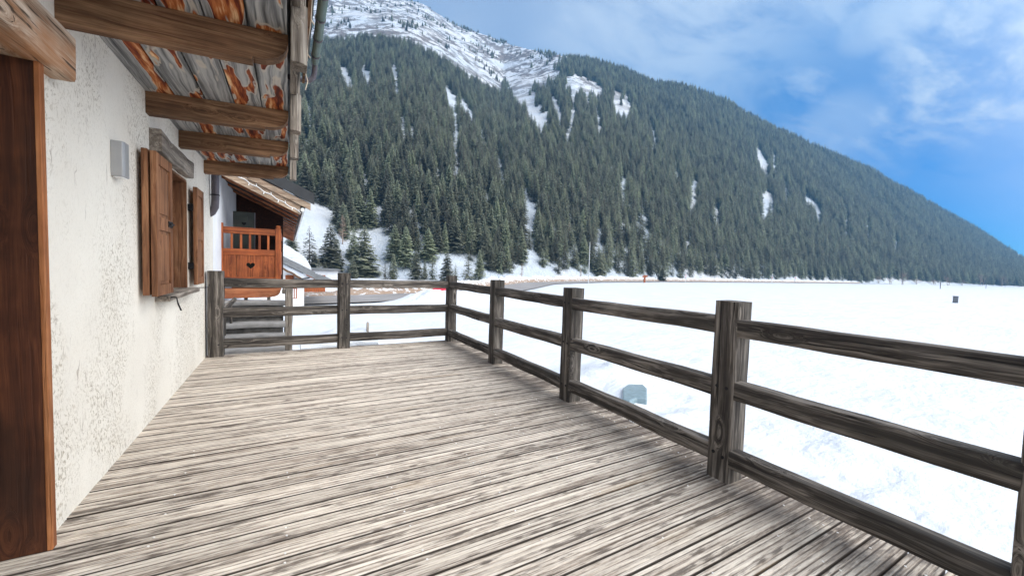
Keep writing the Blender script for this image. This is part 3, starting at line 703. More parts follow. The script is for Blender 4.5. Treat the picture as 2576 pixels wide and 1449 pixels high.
def attr(nm, ty):
    a = ng.nodes.new('GeometryNodeInputNamedAttribute'); a.data_type = ty; a.inputs[0].default_value = nm; return a.outputs[0]
m2p = ng.nodes.new('GeometryNodeMeshToPoints')
ng.links.new(gi.outputs[0], m2p.inputs[0]); ng.links.new(m2p.outputs[0], iop.inputs['Points']); ng.links.new(g2i.outputs[0], iop.inputs['Instance'])
iop.inputs['Pick Instance'].default_value = True; ng.links.new(attr('pick', 'INT'), iop.inputs['Instance Index'])
e2r = ng.nodes.new('FunctionNodeEulerToRotation'); ng.links.new(attr('turn', 'FLOAT_VECTOR'), e2r.inputs[0]); ng.links.new(e2r.outputs[0], iop.inputs['Rotation'])
ng.links.new(attr('size', 'FLOAT_VECTOR'), iop.inputs['Scale']); ng.links.new(iop.outputs[0], go.inputs[0])
md = fo.modifiers.new('scatter', 'NODES'); md.node_group = ng

# bare larches and leafless shrubs
def bare_tree(seed, spread, nb, up=.5):
    R = random.Random(seed); b = MB()
    def br(p, d, L, r, lv):
        pts = [p]; q = p
        for i in range(3):
            d = (d+Vector((R.uniform(-.2, .2), R.uniform(-.2, .2), R.uniform(-.05, .15)))).normalized(); q = q+d*L/3; pts.append(q)
        b.tube(pts, [r, r*.8, r*.6, r*.35], 4, caps=False)
        if lv:
            for k in range(nb if lv > 1 else nb+1):
                t = R.choice(pts[1:]); a = R.uniform(0, 6.3); dd = (d*.7+Vector((math.cos(a)*spread, math.sin(a)*spread, up*R.random()))).normalized()
                br(t, dd, L*R.uniform(.45, .75), r*.5, lv-1)
    for s_ in range(3): br(Vector((R.uniform(-.05, .05), R.uniform(-.05, .05), 0)), Vector((R.uniform(-.5, .5)*spread, R.uniform(-.5, .5)*spread, 1)).normalized(), .42, .016, 3)
    return b
BT = [bare_tree(1, .9, 4), bare_tree(4, .8, 4)]
def larch(seed):
    R = random.Random(seed); b = MB(); b.tube([(0, 0, -.02), (0, 0, .5), (0, 0, 1)], [.014, .009, .002], 5)
    for i in range(110):
        z = R.uniform(.1, .96); a = R.uniform(0, 6.3); r = .17*(1-z)**.8+.015; b.tube([(0, 0, z), (math.cos(a)*r*.6, math.sin(a)*r*.6, z-.01), (math.cos(a)*r, math.sin(a)*r, z+.02)], [.005, .004, .002], 3, caps=False)
    return b
def place_static(b, name, px, py, ty, label, cat, mat, group=None, wide=1.):
    x, y, z, d = ground_pt(px, py); h = (py-ty)/F*d
    o = b.build(name, mat); o.location = (x, y, z-.05); o.scale = (h*wide, h*wide, h); tag(o, label, cat, group); return o
LR = larch(3)
place_static(LR, 'larch_tree', 1431, 612, 560, 'pale bare larch standing out tan in the lower middle forest', 'tree', MT['larch'])
place_static(LR, 'larch_tree', 1326, 318, 282, 'tan bare larch high up on the forested slope', 'tree', MT['larch'])
place_static(LR, 'larch_tree', 1460, 707, 672, 'pale bare larch just left of the foot of the tall pole', 'tree', MT['larch'])
place_static(LR, 'larch_tree', 862, 615, 540, 'grey leafless larch among the spruces left of the glade', 'tree', MT['larch'], wide=1.2)
place_static(LR, 'larch_tree', 1312, 706, 660, 'tan bare larch at the front edge right of the second side post', 'tree', MT['larch'])
for i, (px, py, ty, wd, lab) in enumerate([(2270, 716, 672, .9, 'tallest leafless tree at the forest foot, with a pinkish crown'), (2470, 718, 680, 1.2, 'wide fan shaped leafless tree at the far right forest edge'), (2520, 720, 684, .9, 'dark leafless tree right of the fan shaped one'),
    (2240, 715, 695, 1.6, 'low leafless bush left of the tallest leafless tree'), (2305, 716, 695, 1.7, 'low leafless bush right of the tallest leafless tree'), (2350, 717, 698, 1.7, 'spreading low bush near the thin snow stake'),
    (2210, 713, 690, 1.3, 'small brown bush at the left end of the row of bushes'), (2385, 718, 688, 1.3, 'brown bush with thin upright twigs right of the snow stake'), (2420, 718, 700, 1.6, 'lowest brown bush left of the fan shaped tree')]):
    place_static(BT[i % 2], 'bare_bush' if i > 2 else 'bare_tree', px, py, ty, lab, 'bush' if i > 2 else 'tree', MT['larch'], 'leafless trees and bushes along the far forest foot', wd*.8)

# ------------------------------------------------------------------ small things on the field and by the road
def ground_field(px, py): p = un(px, py, 2, GZ); return float(p[0]), float(p[1])
def stake(px, py, ty, r, bands, label, name='snow_stake', cat='stake', xy=None):
    x, y = xy or ground_field(px, py); dep = (x-CAM[0])*HY[0]+(y-CAM[1])*HY[1]; h = (py-ty)/F*dep
    o = empty(name, (x, y, GZ-.1), label=label, cat=cat)
    for (a, b_, mt, nm) in bands:
        b = MB(); b.tube([(0, 0, h*a-(.3 if a == 0 else 0)), (0, 0, h*b_+.1)], r, 8); b.build(nm, mt, o)
    return o
stake(2107, 707, 684, .13, [(0, .45, MT['white'], 'lower_section'), (.45, .7, MT['red'], 'red_band'), (.7, 1, MT['white'], 'upper_section')], 'red and white snow pole standing tall by the far road', xy=(250., 128.))
stake(1863, 706, 686, .09, [(0, .5, MT['white'], 'lower_section'), (.5, 1, MT['red'], 'red_tip')], 'short snow stake with a reddish top beside the road', xy=(160., 119.))
stake(2365, 727, 709, .16, [(0, 1, MT['zinc'], 'rod')], 'thin grey stake alone in the snow field at right')
stake(2480, 726, 716, .12, [(0, 1, MT['zinc'], 'rod')], 'tiny grey stake farthest right in the snow field')
stake(2050, 713, 702, .09, [(0, 1, MT['zinc'], 'rod')], 'thin stake left of the round road sign', xy=(235., 130.))
# round road sign
o = empty('road_sign', (300., 139., GZ), label='small round pale sign on a short post beside the far road', cat='sign')
b = MB(); b.tube([(0, 0, -.3), (0, 0, 3.0)], .12, 8); b.build('post', MT['zinc'], o)
b = MB(); b.tube([(-.05, -.12, 3.4), (-.1, -.2, 3.4)], .85, 16); b.build('sign_plate', MT['white'], o)
b = MB(); b.tube([(-.11, -.21, 3.4), (-.12, -.23, 3.4)], .35, 12); b.build('sign_mark', MT['red'], o)
# tall pole
x, y = 83.9, 97.3; dep = (x-CAM[0])*HY[0]+(y-CAM[1])*HY[1]
o = empty('tall_pole', (x, y, GZ), label='tall slender white pole rising in front of the forest', cat='pole')
b = MB(); b.tube([(0, 0, -.2), (0, 0, 6.4)], [.15, .13], 10); b.build('lower_tube', MT['pole'], o)
b = MB(); b.tube([(0, 0, 6.4), (0, 0, 12.9)], [.09, .06], 10); b.build('upper_tube', MT['white'], o)
# wooden signpost, field box
x, y = ground_field(1642, 711); s_ = 1.0
o = empty('wooden_signpost', (121., 108., GZ), -.5, label='orange brown carved wooden signpost on the roadside snow', cat='signpost')
b = MB(); b.beam((0, 0, -.3), (0, 0, 2.9), .62, .5, random.Random(1), jit=.02); b.build('post', MT['rust'], o)
b = MB(); b.prism([(-1.0, 2.0), (.2, 1.9), (1.1, 2.3), (1.0, 2.9), (.2, 2.6), (-.9, 2.7)], 1, -.38, -.26); b.build('board', MT['rust'], o)
x, y = ground_field(2403, 762)
o = empty('field_box', (x, y, GZ), .4, label='small dark grey box standing alone in the snow at right', cat='box')
b = MB(); b.box(-.42, .42, -.3, .3, -.2, 1.25); b.build('cabinet', MT['grymetal'], o, bevel=.03)
b = MB(); b.box(-.47, .47, -.35, .35, 1.25, 1.33); b.build('lid', MT['zinc'], o, bevel=.02)
# red car mostly behind the bank
def red_car(x, y, z, rz):
    o = empty('parked_car', (x, y, z), rz, label='red car roof peeking out behind the snow bank at the fence corner', cat='car')
    side = [(-2.0, .3), (2.0, .3), (2.05, .7), (1.9, .95), (1.1, 1.02), (.5, 1.42), (-1.1, 1.45), (-1.8, 1.05), (-2.05, .95)]
    b = MB(); b.prism(side, 1, -.82, .82); b.build('body', MT['red'], o, bevel=.08)
    b = MB(); b.prism([(1.0, 1.03), (.5, 1.38), (-1.05, 1.40), (-1.6, 1.06)], 1, -.835, .835); b.build('side_window', MT['black'], o)
    b = MB(); b.add([(1.13, -.7, 1.04), (1.13, .7, 1.04), (.55, .66, 1.425), (.55, -.66, 1.425)], [(0, 1, 2, 3)]); b.build('windscreen', MT['black'], o)
    for sx_ in (-1.3, 1.3):
        for sy_ in (-.78, .78):
            b = MB(); b.tube([(sx_, sy_-.1, .32), (sx_, sy_+.1, .32)], .32, 18); b.build('wheel', MT['iron'], o)
p = un(1108, 727, 1, 43.6); red_car(float(p[0]), 43.6, GZ+.0, 1.2)
# ice slab lying on the trampled snow below the terrace
p = un(1595, 1010, 2, GZ+.1); P2 = [un(a, c_, 2, GZ+.3) for a, c_ in ((1566, 975), (1580, 965), (1618, 966), (1628, 975), (1628, 1003), (1600, 1000), (1585, 1009), (1566, 1003))]
b = MB(); b.prism([(q[0], q[1]) for q in P2], 2, GZ-.2, GZ+.3)
o = b.build('ice_slab', MT['ice'], loc=(float(p[0]), float(p[1]), GZ), bevel=.05); tag(o, 'blue grey slab of ice lying in trampled snow below the fence', 'ice slab')
# wooden stakes below the far fence
for (px, py, ty, xy, r, lab) in ((925, 866, 811, (4.5, 20.6), .065, 'thin upright wooden stake sticking out of snow below the far rail'), (938, 866, 846, (3.6, 14.6), .10, 'short thick wooden stake right beside the thin upright stake')):
    x, y = xy; dep = (x-CAM[0])*HY[0]+(y-CAM[1])*HY[1]; zt = 1.45-(ty-660)/F*dep
    b = MB(); b.tube([(0, 0, -1), (0, 0, zt-GZ), (0, 0, zt-GZ+r)], [r, r*.95, .01], 8); o = b.build('wooden_stake', MT['grey_z']); o.location = (x, y, GZ); tag(o, lab, 'stake')

# ------------------------------------------------------------------ terrace deck
R0 = random.Random(11)
YF, XR = 7.124, 3.881
DX0, DX1, DY0, DY1 = -.5, 3.97, -3.3, 7.24
b = MB(); PITCHB = .1430; NG = 5
k0, k1 = math.floor(DY0/PITCHB), math.ceil(DY1/PITCHB)
for k in range(k0, k1):
    y0 = k*PITCHB+.0045; y1 = (k+1)*PITCHB-.0045; dz = R0.uniform(-.0015, .0015); e = R0.uniform(-.012, .012)
    prof = [(y0, -.028), (y0, -.003)]; gp = PITCHB/NG
    for g in range(NG):
        c = k*PITCHB+(g+.5)*gp; lo, hi = max(c-gp*.5, y0), min(c+gp*.5, y1)
        prof += [(max(c-gp*.30, y0+.001), 0), (min(c+gp*.30, y1-.001), 0)]
        if g < NG-1: prof += [(c+gp*.40, -.003), (c+gp*.60, -.003)]
    prof += [(y1, -.003), (y1, -.028)]
    n = len(prof); xs = (DX0, DX1+e)
    vs = [(x, p[0], p[1]+dz) for x in xs for p in prof]
    b.add(vs, [(i, i+1, n+i+1, n+i) for i in range(n-1)]+[list(range(n)), list(range(n, 2*n))[::-1], (0, n, 2*n-1, n-1)])
    for xj in (.45, 1.05, 1.65, 2.25, 2.85, 3.45, 3.8):
        for yy in (.25, .75):
            if R0.random() < .42 and k*PITCHB < 3.6:
                cx, cy_ = xj+R0.uniform(-.01, .01), k*PITCHB+PITCHB*yy; b.tube([(cx, cy_, -.002), (cx, cy_, .0026)], .0058, 6, mi=1)
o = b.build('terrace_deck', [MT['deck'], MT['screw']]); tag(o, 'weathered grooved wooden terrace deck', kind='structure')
b = MB()
b.box(3.84, 3.93, DY0, 7.18, -.27, -.032); b.box(0, 3.84, 7.09, 7.18, -.27, -.032)
for yy in (-2, -.8, .4, 1.6, 2.8, 4.0, 5.2, 6.2): b.box(0.02, 3.84, yy, yy+.08, -.2, -.032)
for (x, y) in ((3.7, 6.95), (3.7, 3.4), (3.7, 0), (3.7, -3), (1.9, 6.95)): b.box(x-.09, x+.09, y-.09, y+.09, -2.8, -.2)
o = b.build('deck_frame', MT['brown_y']); tag(o, 'timber joists and posts carrying the terrace', kind='structure')

# ------------------------------------------------------------------ fence
RF = random.Random(7)
fence = empty('wooden_fence', (XR-.085, YF+.085, 0), label='weathered grey timber post and rail fence around the terrace edge', cat='fence')
def fo_(p): return (p[0]-(XR-.085), p[1]-(YF+.085), p[2])
PW = .17
def bolt(x, y, z, face, parent):
    b = MB(); r = .0095
    r = .0125; p0 = fo_((x, y, z)); d = {'-x': (-.004, 0, 0), '-y': (0, -.004, 0)}[face]
    b.tube([p0, tuple(p0[i]+d[i] for i in range(3))], r, 8); b.build('bolt', MT['iron'], parent)
def post(cx, cy, wx, wy, h, face, cap=0.):
    b = MB(); b.beam(fo_((cx, cy, -.02)), fo_((cx+RF.uniform(-.006, .006), cy+RF.uniform(-.006, .006), h)), wx, wy, RF, jit=.0025, rnd=.014, seg=10)
    p = b.build('post', MT['rail_z'], fence, smooth=True)
    for z in (1.09, .655, .18):
        for s_ in (-.035, .035):
            if face == '-x': bolt(cx-wx/2+.001, cy+s_, z+RF.uniform(-.01, .01), '-x', p)
            else: bolt(cx+s_, cy-wy/2+.001, z+RF.uniform(-.01, .01), '-y', p)
PY_ = [(5.194, 1.26), (3.373, 1.25), (1.564, 1.265), (.175, 1.26), (-1.6, 1.26)]
RZ = [(1.150, .122), (.712, .128), (.240, .126)]
post(.02+.105, YF+PW/2, .19, PW, 1.265, '-y')
post((1.777+1.988)/2-.01, YF+PW/2, .19, PW, 1.27, '-y')
post(XR-PW/2, YF+PW/2, PW, PW, 1.26, '-x')
for y, h in PY_: post(XR-PW/2, y+PW/2, PW, PW, h, '-x')
def rail(p0, p1, w, h, ax):
    b = MB(); b.beam(fo_(p0), fo_(p1), w, h, RF, jit=.0032, rnd=.012, sag=RF.uniform(0, .006), wane=.03); b.build('rail', MT['rail_'+ax], fence, smooth=True)
spans_y = [(PY_[0][0]+PW, YF), (PY_[1][0]+PW, PY_[0][0]), (PY_[2][0]+PW, PY_[1][0]), (PY_[3][0]+PW, PY_[2][0]), (PY_[4][0]+PW, PY_[3][0])]
for a, c_ in spans_y:
    for zt, h in RZ:
        o1, o2 = RF.uniform(-.008, .008), RF.uniform(-.008, .008)
        rail((XR-PW+.055, a-.01, zt-h/2+o1), (XR-PW+.055, c_+.01, zt-h/2+o2), .098, h, 'y')
for a, c_ in ((.02+.2, 1.777), (1.965, XR-PW)):
    for zt, h in RZ:
        o1, o2 = RF.uniform(-.006, .006), RF.uniform(-.006, .006)
        rail((a-.01, YF+.075, zt-h/2+o1), (c_+.01, YF+.075, zt-h/2+o2), .092, h+.013, 'x')

# ------------------------------------------------------------------ the chalet
ch = empty('chalet', (0, 0, 0), label='cream stucco chalet wall with timber eaves beside the terrace', cat='building')
b = MB()   # wall with door and window openings
WY0, WY1, HT = -3.4, 7.9, 3.05; T = -.38
oy0, oy1, oz0, oz1 = 4.72, 6.07, 1.07, 2.36      # window
dy0, dy1, dz1 = 1.35, 2.746, 2.33                  # door
for (ya, yb, za, zb) in ((WY0, dy0, -3, HT), (dy0, dy1, dz1, HT), (dy0, dy1, -3, -.03), (dy1, oy0, -3, HT), (oy0, oy1, -3, oz0), (oy0, oy1, oz1, HT), (oy1, WY1, -3, HT)):
    b.box(T, 0, ya, yb, za, zb)
b.build('wall', MT['stucco'], ch)
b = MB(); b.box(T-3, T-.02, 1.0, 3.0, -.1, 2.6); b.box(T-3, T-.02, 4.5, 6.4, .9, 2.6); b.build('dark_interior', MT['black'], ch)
# door frame: dark reveal panel and orange front trim
fr = MB(); fr.box(-.37, .036, 2.712, 2.742, 0, 2.34); fj = fr.build('door_frame', MT['jamb'], ch, bevel=.002)
b = MB(); b.box(.036, .056, 2.708, 2.75, 0.002, 2.34); b.build('edge_trim', MT['edge'], fj, bevel=.003)
b = MB(); b.beam((.075-.13, -.4, 2.46), (.075-.13, 2.965, 2.442), .31, .235, random.Random(5), jit=.006, rnd=.02, wane=.05, seg=26); b.build('door_lintel', MT['log'], ch, smooth=True)
# window: lintel, sill, reveal, shutters
b = MB(); b.beam((.0, 4.6, 2.46), (.0, 6.03, 2.475), .15, .19, random.Random(6), jit=.006, rnd=.012, wane=.05, seg=14); b.build('window_lintel', MT['grey_y'], ch, smooth=True)
win = empty('window', (0, 5.4, 1.7)); win.parent = ch
def wo_(b): b.v = [(x, y-5.4, z-1.7) for x, y, z in b.v]; return b
b = MB(); b.box(-.36, -.004, 6.035, 6.068, 1.09, 2.34); b.box(-.36, -.004, 4.75, 6.035, 2.335, 2.358); wo_(b).build('reveal_board', MT['shut_z'], win, bevel=.002)
b = MB(); b.box(-.36, -.30, 4.75, 6.03, 1.1, 1.17); b.box(-.36, -.30, 4.75, 6.03, 2.26, 2.33); b.box(-.36, -.30, 4.75, 4.82, 1.17, 2.26); b.box(-.36, -.30, 5.97, 6.03, 1.17, 2.26); b.box(-.36, -.30, 5.36, 5.43, 1.17, 2.26); wo_(b).build('frame', MT['shut_z'], win, bevel=.003)
b = MB(); b.box(-.34, -.33, 4.82, 5.97, 1.17, 2.26); wo_(b).build('pane', plain('dark_glass', (.02, .025, .03), .08), win)
b = MB(); b.beam((.02, 4.70, 1.06), (.02, 6.1, 1.065), .17, .05, random.Random(2), jit=.003, rnd=.008); wo_(b).build('sill', MT['grey_y'], win, smooth=True)
def shutter(y0, y1, x0, z0, z1, lock):
    s_ = empty('shutter', (0, 0, 0)); s_.parent = win
    b = MB(); x1 = x0+.04; w = .075
    b.box(x0, x1, y0, y0+w, z0, z1); b.box(x0, x1, y1-w, y1, z0, z1)
    for a, c_ in ((z0, z0+.09), (z1-.09, z1), (z0+.55, z0+.66)): b.box(x0+.001, x1-.001, y0+w, y1-w, a, c_)
    b.box(x0+.008, x1-.016, y0+w, y1-w, z0+.09, z1-.09)
    b.box(x0+.006, x1-.008, y0+w+.03, y1-w-.03, z0+.12, z0+.52); b.box(x0+.006, x1-.008, y0+w+.03, y1-w-.03, z0+.69, z1-.12)
    o = wo_(b).build('shutter_leaf', MT['shut_z'], win, bevel=.004)
    bpy.data.objects.remove(s_)
    return o
shutter(4.24, 4.72, .030, 1.13, 2.31, 0)
s2 = shutter(4.25, 4.76, .082, 1.12, 2.30, 1)
b = MB(); b.tube([(.125, 4.62, 1.74), (.135, 4.62, 1.74), (.14, 4.7, 1.74)], .008, 6); b.box(.118, .128, 4.60, 4.74, 1.715, 1.765); wo_(b).build('latch', MT['iron'], win)
b = MB(); b.tube([(.02, 4.72, 1.085), (.15, 4.72, 1.075), (.16, 4.72, 1.02), (.175, 4.76, .95)], .007, 6); wo_(b).build('shutter_hook', MT['iron'], win)
shutter(6.085, 6.52, .05, 1.12, 2.30, 0)
b = MB(); b.tube([(.0, 6.3, 1.07), (.15, 6.42, 1.07), (.155, 6.42, 1.11)], .006, 6); wo_(b).build('shutter_hook', MT['iron'], win)
b = MB()
for z in (1.35, 2.05): b.box(.0, .055, 6.07, 6.1, z-.04, z+.04)
wo_(b).build('hinge', MT['iron'], win)
# eaves: outlooker rafters with ogee ends, old boards above, hanging end blocks
RX = [3.02, 4.51, 5.66, 7.14, 1.6, .2]
for i, y in enumerate(RX):
    zb0, zb1, zt0, zt1 = 2.655, 2.695, 2.835, 2.900
    og = [(.855, zb1), (.856, zb1+.022), (.885, zb1+.022)]
    for q in range(7):
        a = q/6*PI/2; og.append((.885+.165*math.sin(a)*.98+.0, zb1+.022+.118*(1-math.cos(a))+.0))
    poly = [(-.1, zb0)]+og+[(1.05, zb1+.15), (1.05, zt1), (-.1, zt0)]
    b = MB(); b.prism(poly, 1, y, y+.11); b.build('rafter', MT['brown_x'], ch, bevel=.004)
b = MB(); NB = 5
for k in range(NB):
    x0, x1 = -.02+k*.215, -.02+(k+1)*.215-.011
    za, zb_ = 2.838+.0595*(x0+.02), 2.838+.0595*(x1+.02)
    b.prism([(x0, za), (x1, zb_), (x1, zb_+.025), (x0, za+.025)], 1, -3.4, 7.55)
b.build('soffit', MT['soffit'], ch)
for i, (y, zt) in enumerate([(2.89, 3.05), (4.38, 3.04), (5.53, 3.03), (7.0, 3.03), (1.4, 3.05)]):
    b = MB(); b.prism([(1.066, y), (1.120, y), (1.158, y+.03), (1.158, y+.15), (1.066, y+.15)], 2, 2.69, zt); f_ = b.build('hanging_block', MT['grey_z'], ch, bevel=.004)
    b = MB(); b.prism([(1.070, y+.02), (1.115, y+.02), (1.148, y+.04), (1.148, y+.14), (1.070, y+.14)], 2, zt+.003, zt+.32); b.build('upper_block', MT['grey_z'], f_, bevel=.004)
b = MB(); b.box(1.062, 1.118, -3.4, 7.3, 3.02, 3.34); b.build('fascia', MT['grey_y'], ch, bevel=.003)
b = MB(); b.prism([(-.6, 3.10), (1.14, 3.38), (1.22, 3.40), (1.22, 3.44), (-.6, 3.22)], 1, -3.5, 4.42); b.prism([(-.6, 3.10), (1.12, 3.38), (1.12, 3.42), (-.6, 3.22)], 1, 4.42, 7.6); b.build('roof', MT['grymetal'], ch)
b = MB(); b.box(1.165, 1.185, -3.4, 4.40, 3.15, 3.38); b.build('drip_board', MT['brown_y'], ch)
gut = MB(); gut.tube([(1.272, -3.4, 3.36), (1.275, 4.44, 3.40)], .036, 16); g = gut.build('gutter', MT['green'], ch, smooth=True)
b = MB(); yy = -3.2
while yy < 4.45:
    b.tube([(1.273, yy, 3.38+.003*yy), (1.273, yy+.012, 3.38+.003*yy)], .041, 16); yy += .325
b.build('gutter_bands', MT['zinc'], g)
b = MB(); b.tube([(1.275, 4.42, 3.40), (1.277, 4.52, 3.40), (1.278, 4.58, 3.36), (1.27, 4.60, 3.31), (1.235, 4.61, 3.275), (1.15, 4.61, 3.265), (.95, 4.61, 3.265)], .026, 12); b.build('gutter_outlet', MT['zinc'], ch, smooth=True)
b = MB(); pts_ = [(1.195+.004*math.sin(k*1.3), -1+k*.15, 3.30+.006*math.sin(k*.8)) for k in range(36)]; b.tube(pts_, .006, 5)
for k in range(2, 36, 2): x, y, z = pts_[k]; b.tube([(x, y, z), (x+.025*(1 if k % 4 else -1), y+.01, z-.03)], [.004, .005], 5)
x, y, z = pts_[-1]; b.tube([(x, y, z), (x-.01, y+.03, z-.1), (x+.01, y+.05, z-.16), (x-.01, y+.06, z-.24)], .004, 5)
o = b.build('light_string', MT['cord'], smooth=True); tag(o, 'cream fairy light cord strung along the near chalet eave beside the green gutter', 'string lights')
b = MB(); b.tube([(.07, 7.62, 3.0), (.07, 7.62, 2.36), (.06, 7.65, 2.24), (.02, 7.68, 2.16), (-.04, 7.7, 2.12)], .052, 14); b.build('downpipe', MT['zinc'], ch, smooth=True)
b = MB(); b.tube([(-.05, 7.62, 2.42), (.07, 7.62, 2.42)], .006, 6); b.tube([(.07, 7.62, 2.41), (.07, 7.62, 2.43)], .056, 14); b.build('pipe_clip', MT['iron'], ch)
# wall lamp
lp = empty('wall_lamp', (0, 3.78, 2.11), label='plain grey metal box lamp on the stucco wall before the window', cat='wall lamp')
b = MB(); b.prism([(.0, -.055), (.060, -.055), (.070, -.035), (.070, .045), (.0, .045)], 2, -.12, .12); b.build('housing', MT['lamp'], lp, bevel=.004)
b = MB(); b.prism([(.010, -.045), (.054, -.045), (.062, -.03), (.062, .036), (.010, .036)], 2, -.126, -.121); b.build('diffuser', MT['white'], lp)

# ------------------------------------------------------------------ neighbouring chalet with the orange balcony
nb = empty('neighbour_chalet', (-.14, 9, GZ), label='neighbouring chalet with red brown roof timbers and an orange heart balcony', cat='building')
def nbb(b): b.v = [(x+.14, y-9, z-GZ) for x, y, z in b.v]; return b
b = MB(); b.box(-.6, -.14, 7.95, 24, -3, 4.5); nbb(b).build('wall', MT['whitewall'], nb)
BY = 10.
def X_(px, py=640): return float(un(px, py, 1, BY)[0])
def Z_(py, px=630): return float(un(px, py, 1, BY)[2])
bal = empty('balcony', (.14, 1, -GZ)); bal.parent = nb
def bb(b): b.v = [(x, y-10, z) for x, y, z in b.v]; return b
xl, xr = X_(562), X_(692)
heart = []
for k in range(40):
    t = 2*PI*k/40; heart.append((16*math.sin(t)**3/17, (13*math.cos(t)-5*math.cos(2*t)-2*math.cos(3*t)-math.cos(4*t))/17))
def panel_with_heart(b, x0, x1, z0, z1, y0, y1, cx, cz, s_):
    import bmesh
    n = len(heart); hp_ = [(cx+a*s_, cz+c_*s_) for a, c_ in heart]
    ring = []
    for (hx, hz) in hp_:          # project outward on the rectangle
        dx, dz = hx-cx, hz-cz; dx = dx or 1e-6; dz = dz or 1e-6
        t = min(((x1-cx) if dx > 0 else (x0-cx))/dx, ((z1-cz) if dz > 0 else (z0-cz))/dz); ring.append((cx+dx*t, cz+dz*t))
    for y in (y0, y1):
        o = len(b.v); b.v += [(a, y, c_) for a, c_ in hp_]+[(a, y, c_) for a, c_ in ring]
        for i in range(n):
            j = (i+1) % n; b.f.append([o+i, o+j, o+n+j, o+n+i]); b.mi.append(0)
        # corners
        for (qx, qz) in ((x0, z0), (x1, z0), (x1, z1), (x0, z1)):
            best = None
            for i in range(n):
                a, c2 = ring[i], ring[(i+1) % n]
                if abs(a[0]-c2[0]) > 1e-6 and abs(a[1]-c2[1]) > 1e-6 and ((abs(a[0]-qx) < 1e-6 and abs(c2[1]-qz) < 1e-6) or (abs(c2[0]-qx) < 1e-6 and abs(a[1]-qz) < 1e-6)):
                    b.v.append((qx, y, qz)); b.f.append([o+n+i, o+n+(i+1) % n, len(b.v)-1]); b.mi.append(0)
    o = len(b.v)-0
    b.add([(a, y0, c_) for a, c_ in hp_]+[(a, y1, c_) for a, c_ in hp_], [(i, (i+1) % n, n+(i+1) % n, n+i) for i in range(n)])
z696, z642, z627, z590, z575 = Z_(697), Z_(642), Z_(627), Z_(590), Z_(574)
cxh, czh = X_(630.5), Z_(668)
b = MB(); gaps = [xl, X_(594.5), X_(664), xr]
b.box(gaps[0], gaps[1]-.004, BY-.02, BY+.02, z696, z642); b.box(gaps[2]+.004, gaps[3], BY-.02, BY+.02, z696, z642)
panel_with_heart(b, gaps[1]+.004, gaps[2]-.004, z696, z642, BY-.02, BY+.02, cxh, czh, .083)
bb(b).build('panel', MT['orng_z'], bal)
b = MB(); b.box(cxh-.003, cxh+.003, BY-.0225, BY-.0205, z696, czh-.075); b.box(cxh-.003, cxh+.003, BY-.0225, BY-.0205, czh+.07, z642); bb(b).build('panel_seam', MT['black'], bal)
b = MB(); b.box(xl, xr, BY-.045, BY+.045, z590, z575); bb(b).build('handrail', MT['orng_x'], bal, bevel=.006)
b = MB(); b.box(xl, xr, BY-.035, BY+.035, z642, z627); bb(b).build('middle_rail', MT['orng_x'], bal, bevel=.005)
b = MB(); b.box(xl, xr, BY-.035, BY+.035, Z_(702), z696); bb(b).build('bottom_rail', MT['orng_x'], bal, bevel=.005)
b = MB(); b.box(X_(557), xl-.001, BY-.05, BY+.05, Z_(704), Z_(565)); bb(b).build('corner_post', MT['orng_z'], bal, bevel=.006)
b = MB(); b.box(X_(693), X_(707), BY-.055, BY+.055, Z_(704), Z_(571)); bb(b).build('corner_post', MT['orng_z'], bal, bevel=.006)
b = MB(); b.tube([(X_(700), BY, Z_(571)), (X_(700), BY, Z_(566)), (X_(700), BY, Z_(563))], [.04, .05, .03], 10); bb(b).build('post_cap', MT['orng_z'], bal)
for px in (583, 606.5, 629, 653, 675): b = MB(); b.box(X_(px)-.02, X_(px)+.02, BY-.02, BY+.02, z627, z590); bb(b).build('baluster', MT['orng_z'], bal, bevel=.004)
# side run of the balcony going back
xs = X_(700)
b = MB(); b.box(xs-.04, xs+.04, BY+.06, 12.9, z590, z575); b.box(xs-.03, xs+.03, BY+.06, 12.9, z696, z627); bb(b).build('side_panel', MT['orng_y'], bal)
b = MB()
for k in range(18): b.box(xs-.02, xs+.02, BY+.2+k*.15, BY+.24+k*.15, z627, z590)
bb(b).build('side_balusters', MT['orng_z'], bal)
b = MB(); b.box(-.14, xs, BY-.02, 13, Z_(706)-.06, Z_(704)-.01); bb(b).build('floor', MT['brown_y'], bal)
b = MB(); zt, zb_ = Z_(726), Z_(751)
prof = [(-.14, zb_), (.66, zb_+.02), (.70, zb_+.03), (.74, zb_+.02)]+[(.74+.16*math.sin(q/5*PI/2), zb_+.03+.13*(1-math.cos(q/5*PI/2))) for q in range(6)]+[(.92, zt), (-.14, zt)]
b.prism(prof, 1, BY+.02, BY+.2); bb(b).build('bracket_beam', MT['deepred'], bal, bevel=.005)
b = MB(); b.prism(prof, 1, BY+1.6, BY+1.78); bb(b).build('bracket_beam', MT['deepred'], bal, bevel=.005)
# back room wall, dark green shutter
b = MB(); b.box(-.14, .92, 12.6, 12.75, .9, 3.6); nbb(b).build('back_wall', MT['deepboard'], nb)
b = MB(); P = lambda px, py: un(px, py, 1, 10.6)
x0, z1 = P(586, 531)[0], P(586, 531)[2]; x1 = P(640, 531)[0]
b.box(x0, x1, 10.6, 10.64, 1.1, z1); b.box(x0+.06, x1-.13, 10.585, 10.6, z1-.5, z1-.1); sh = nbb(b).build('dark_shutter', MT['darkgreen'], nb, bevel=.006)
b = MB(); b.prism([(x0+.2+a*.045, z1-.26+c_*.045) for a, c_ in heart], 1, 10.58, 10.586); nbb(b).build('heart_cutout', MT['black'], sh)
b = MB(); b.box(x1+.001, x1+.014, 10.59, 10.65, 1.1, z1); nbb(b).build('shutter_edge', MT['zinc'], sh)
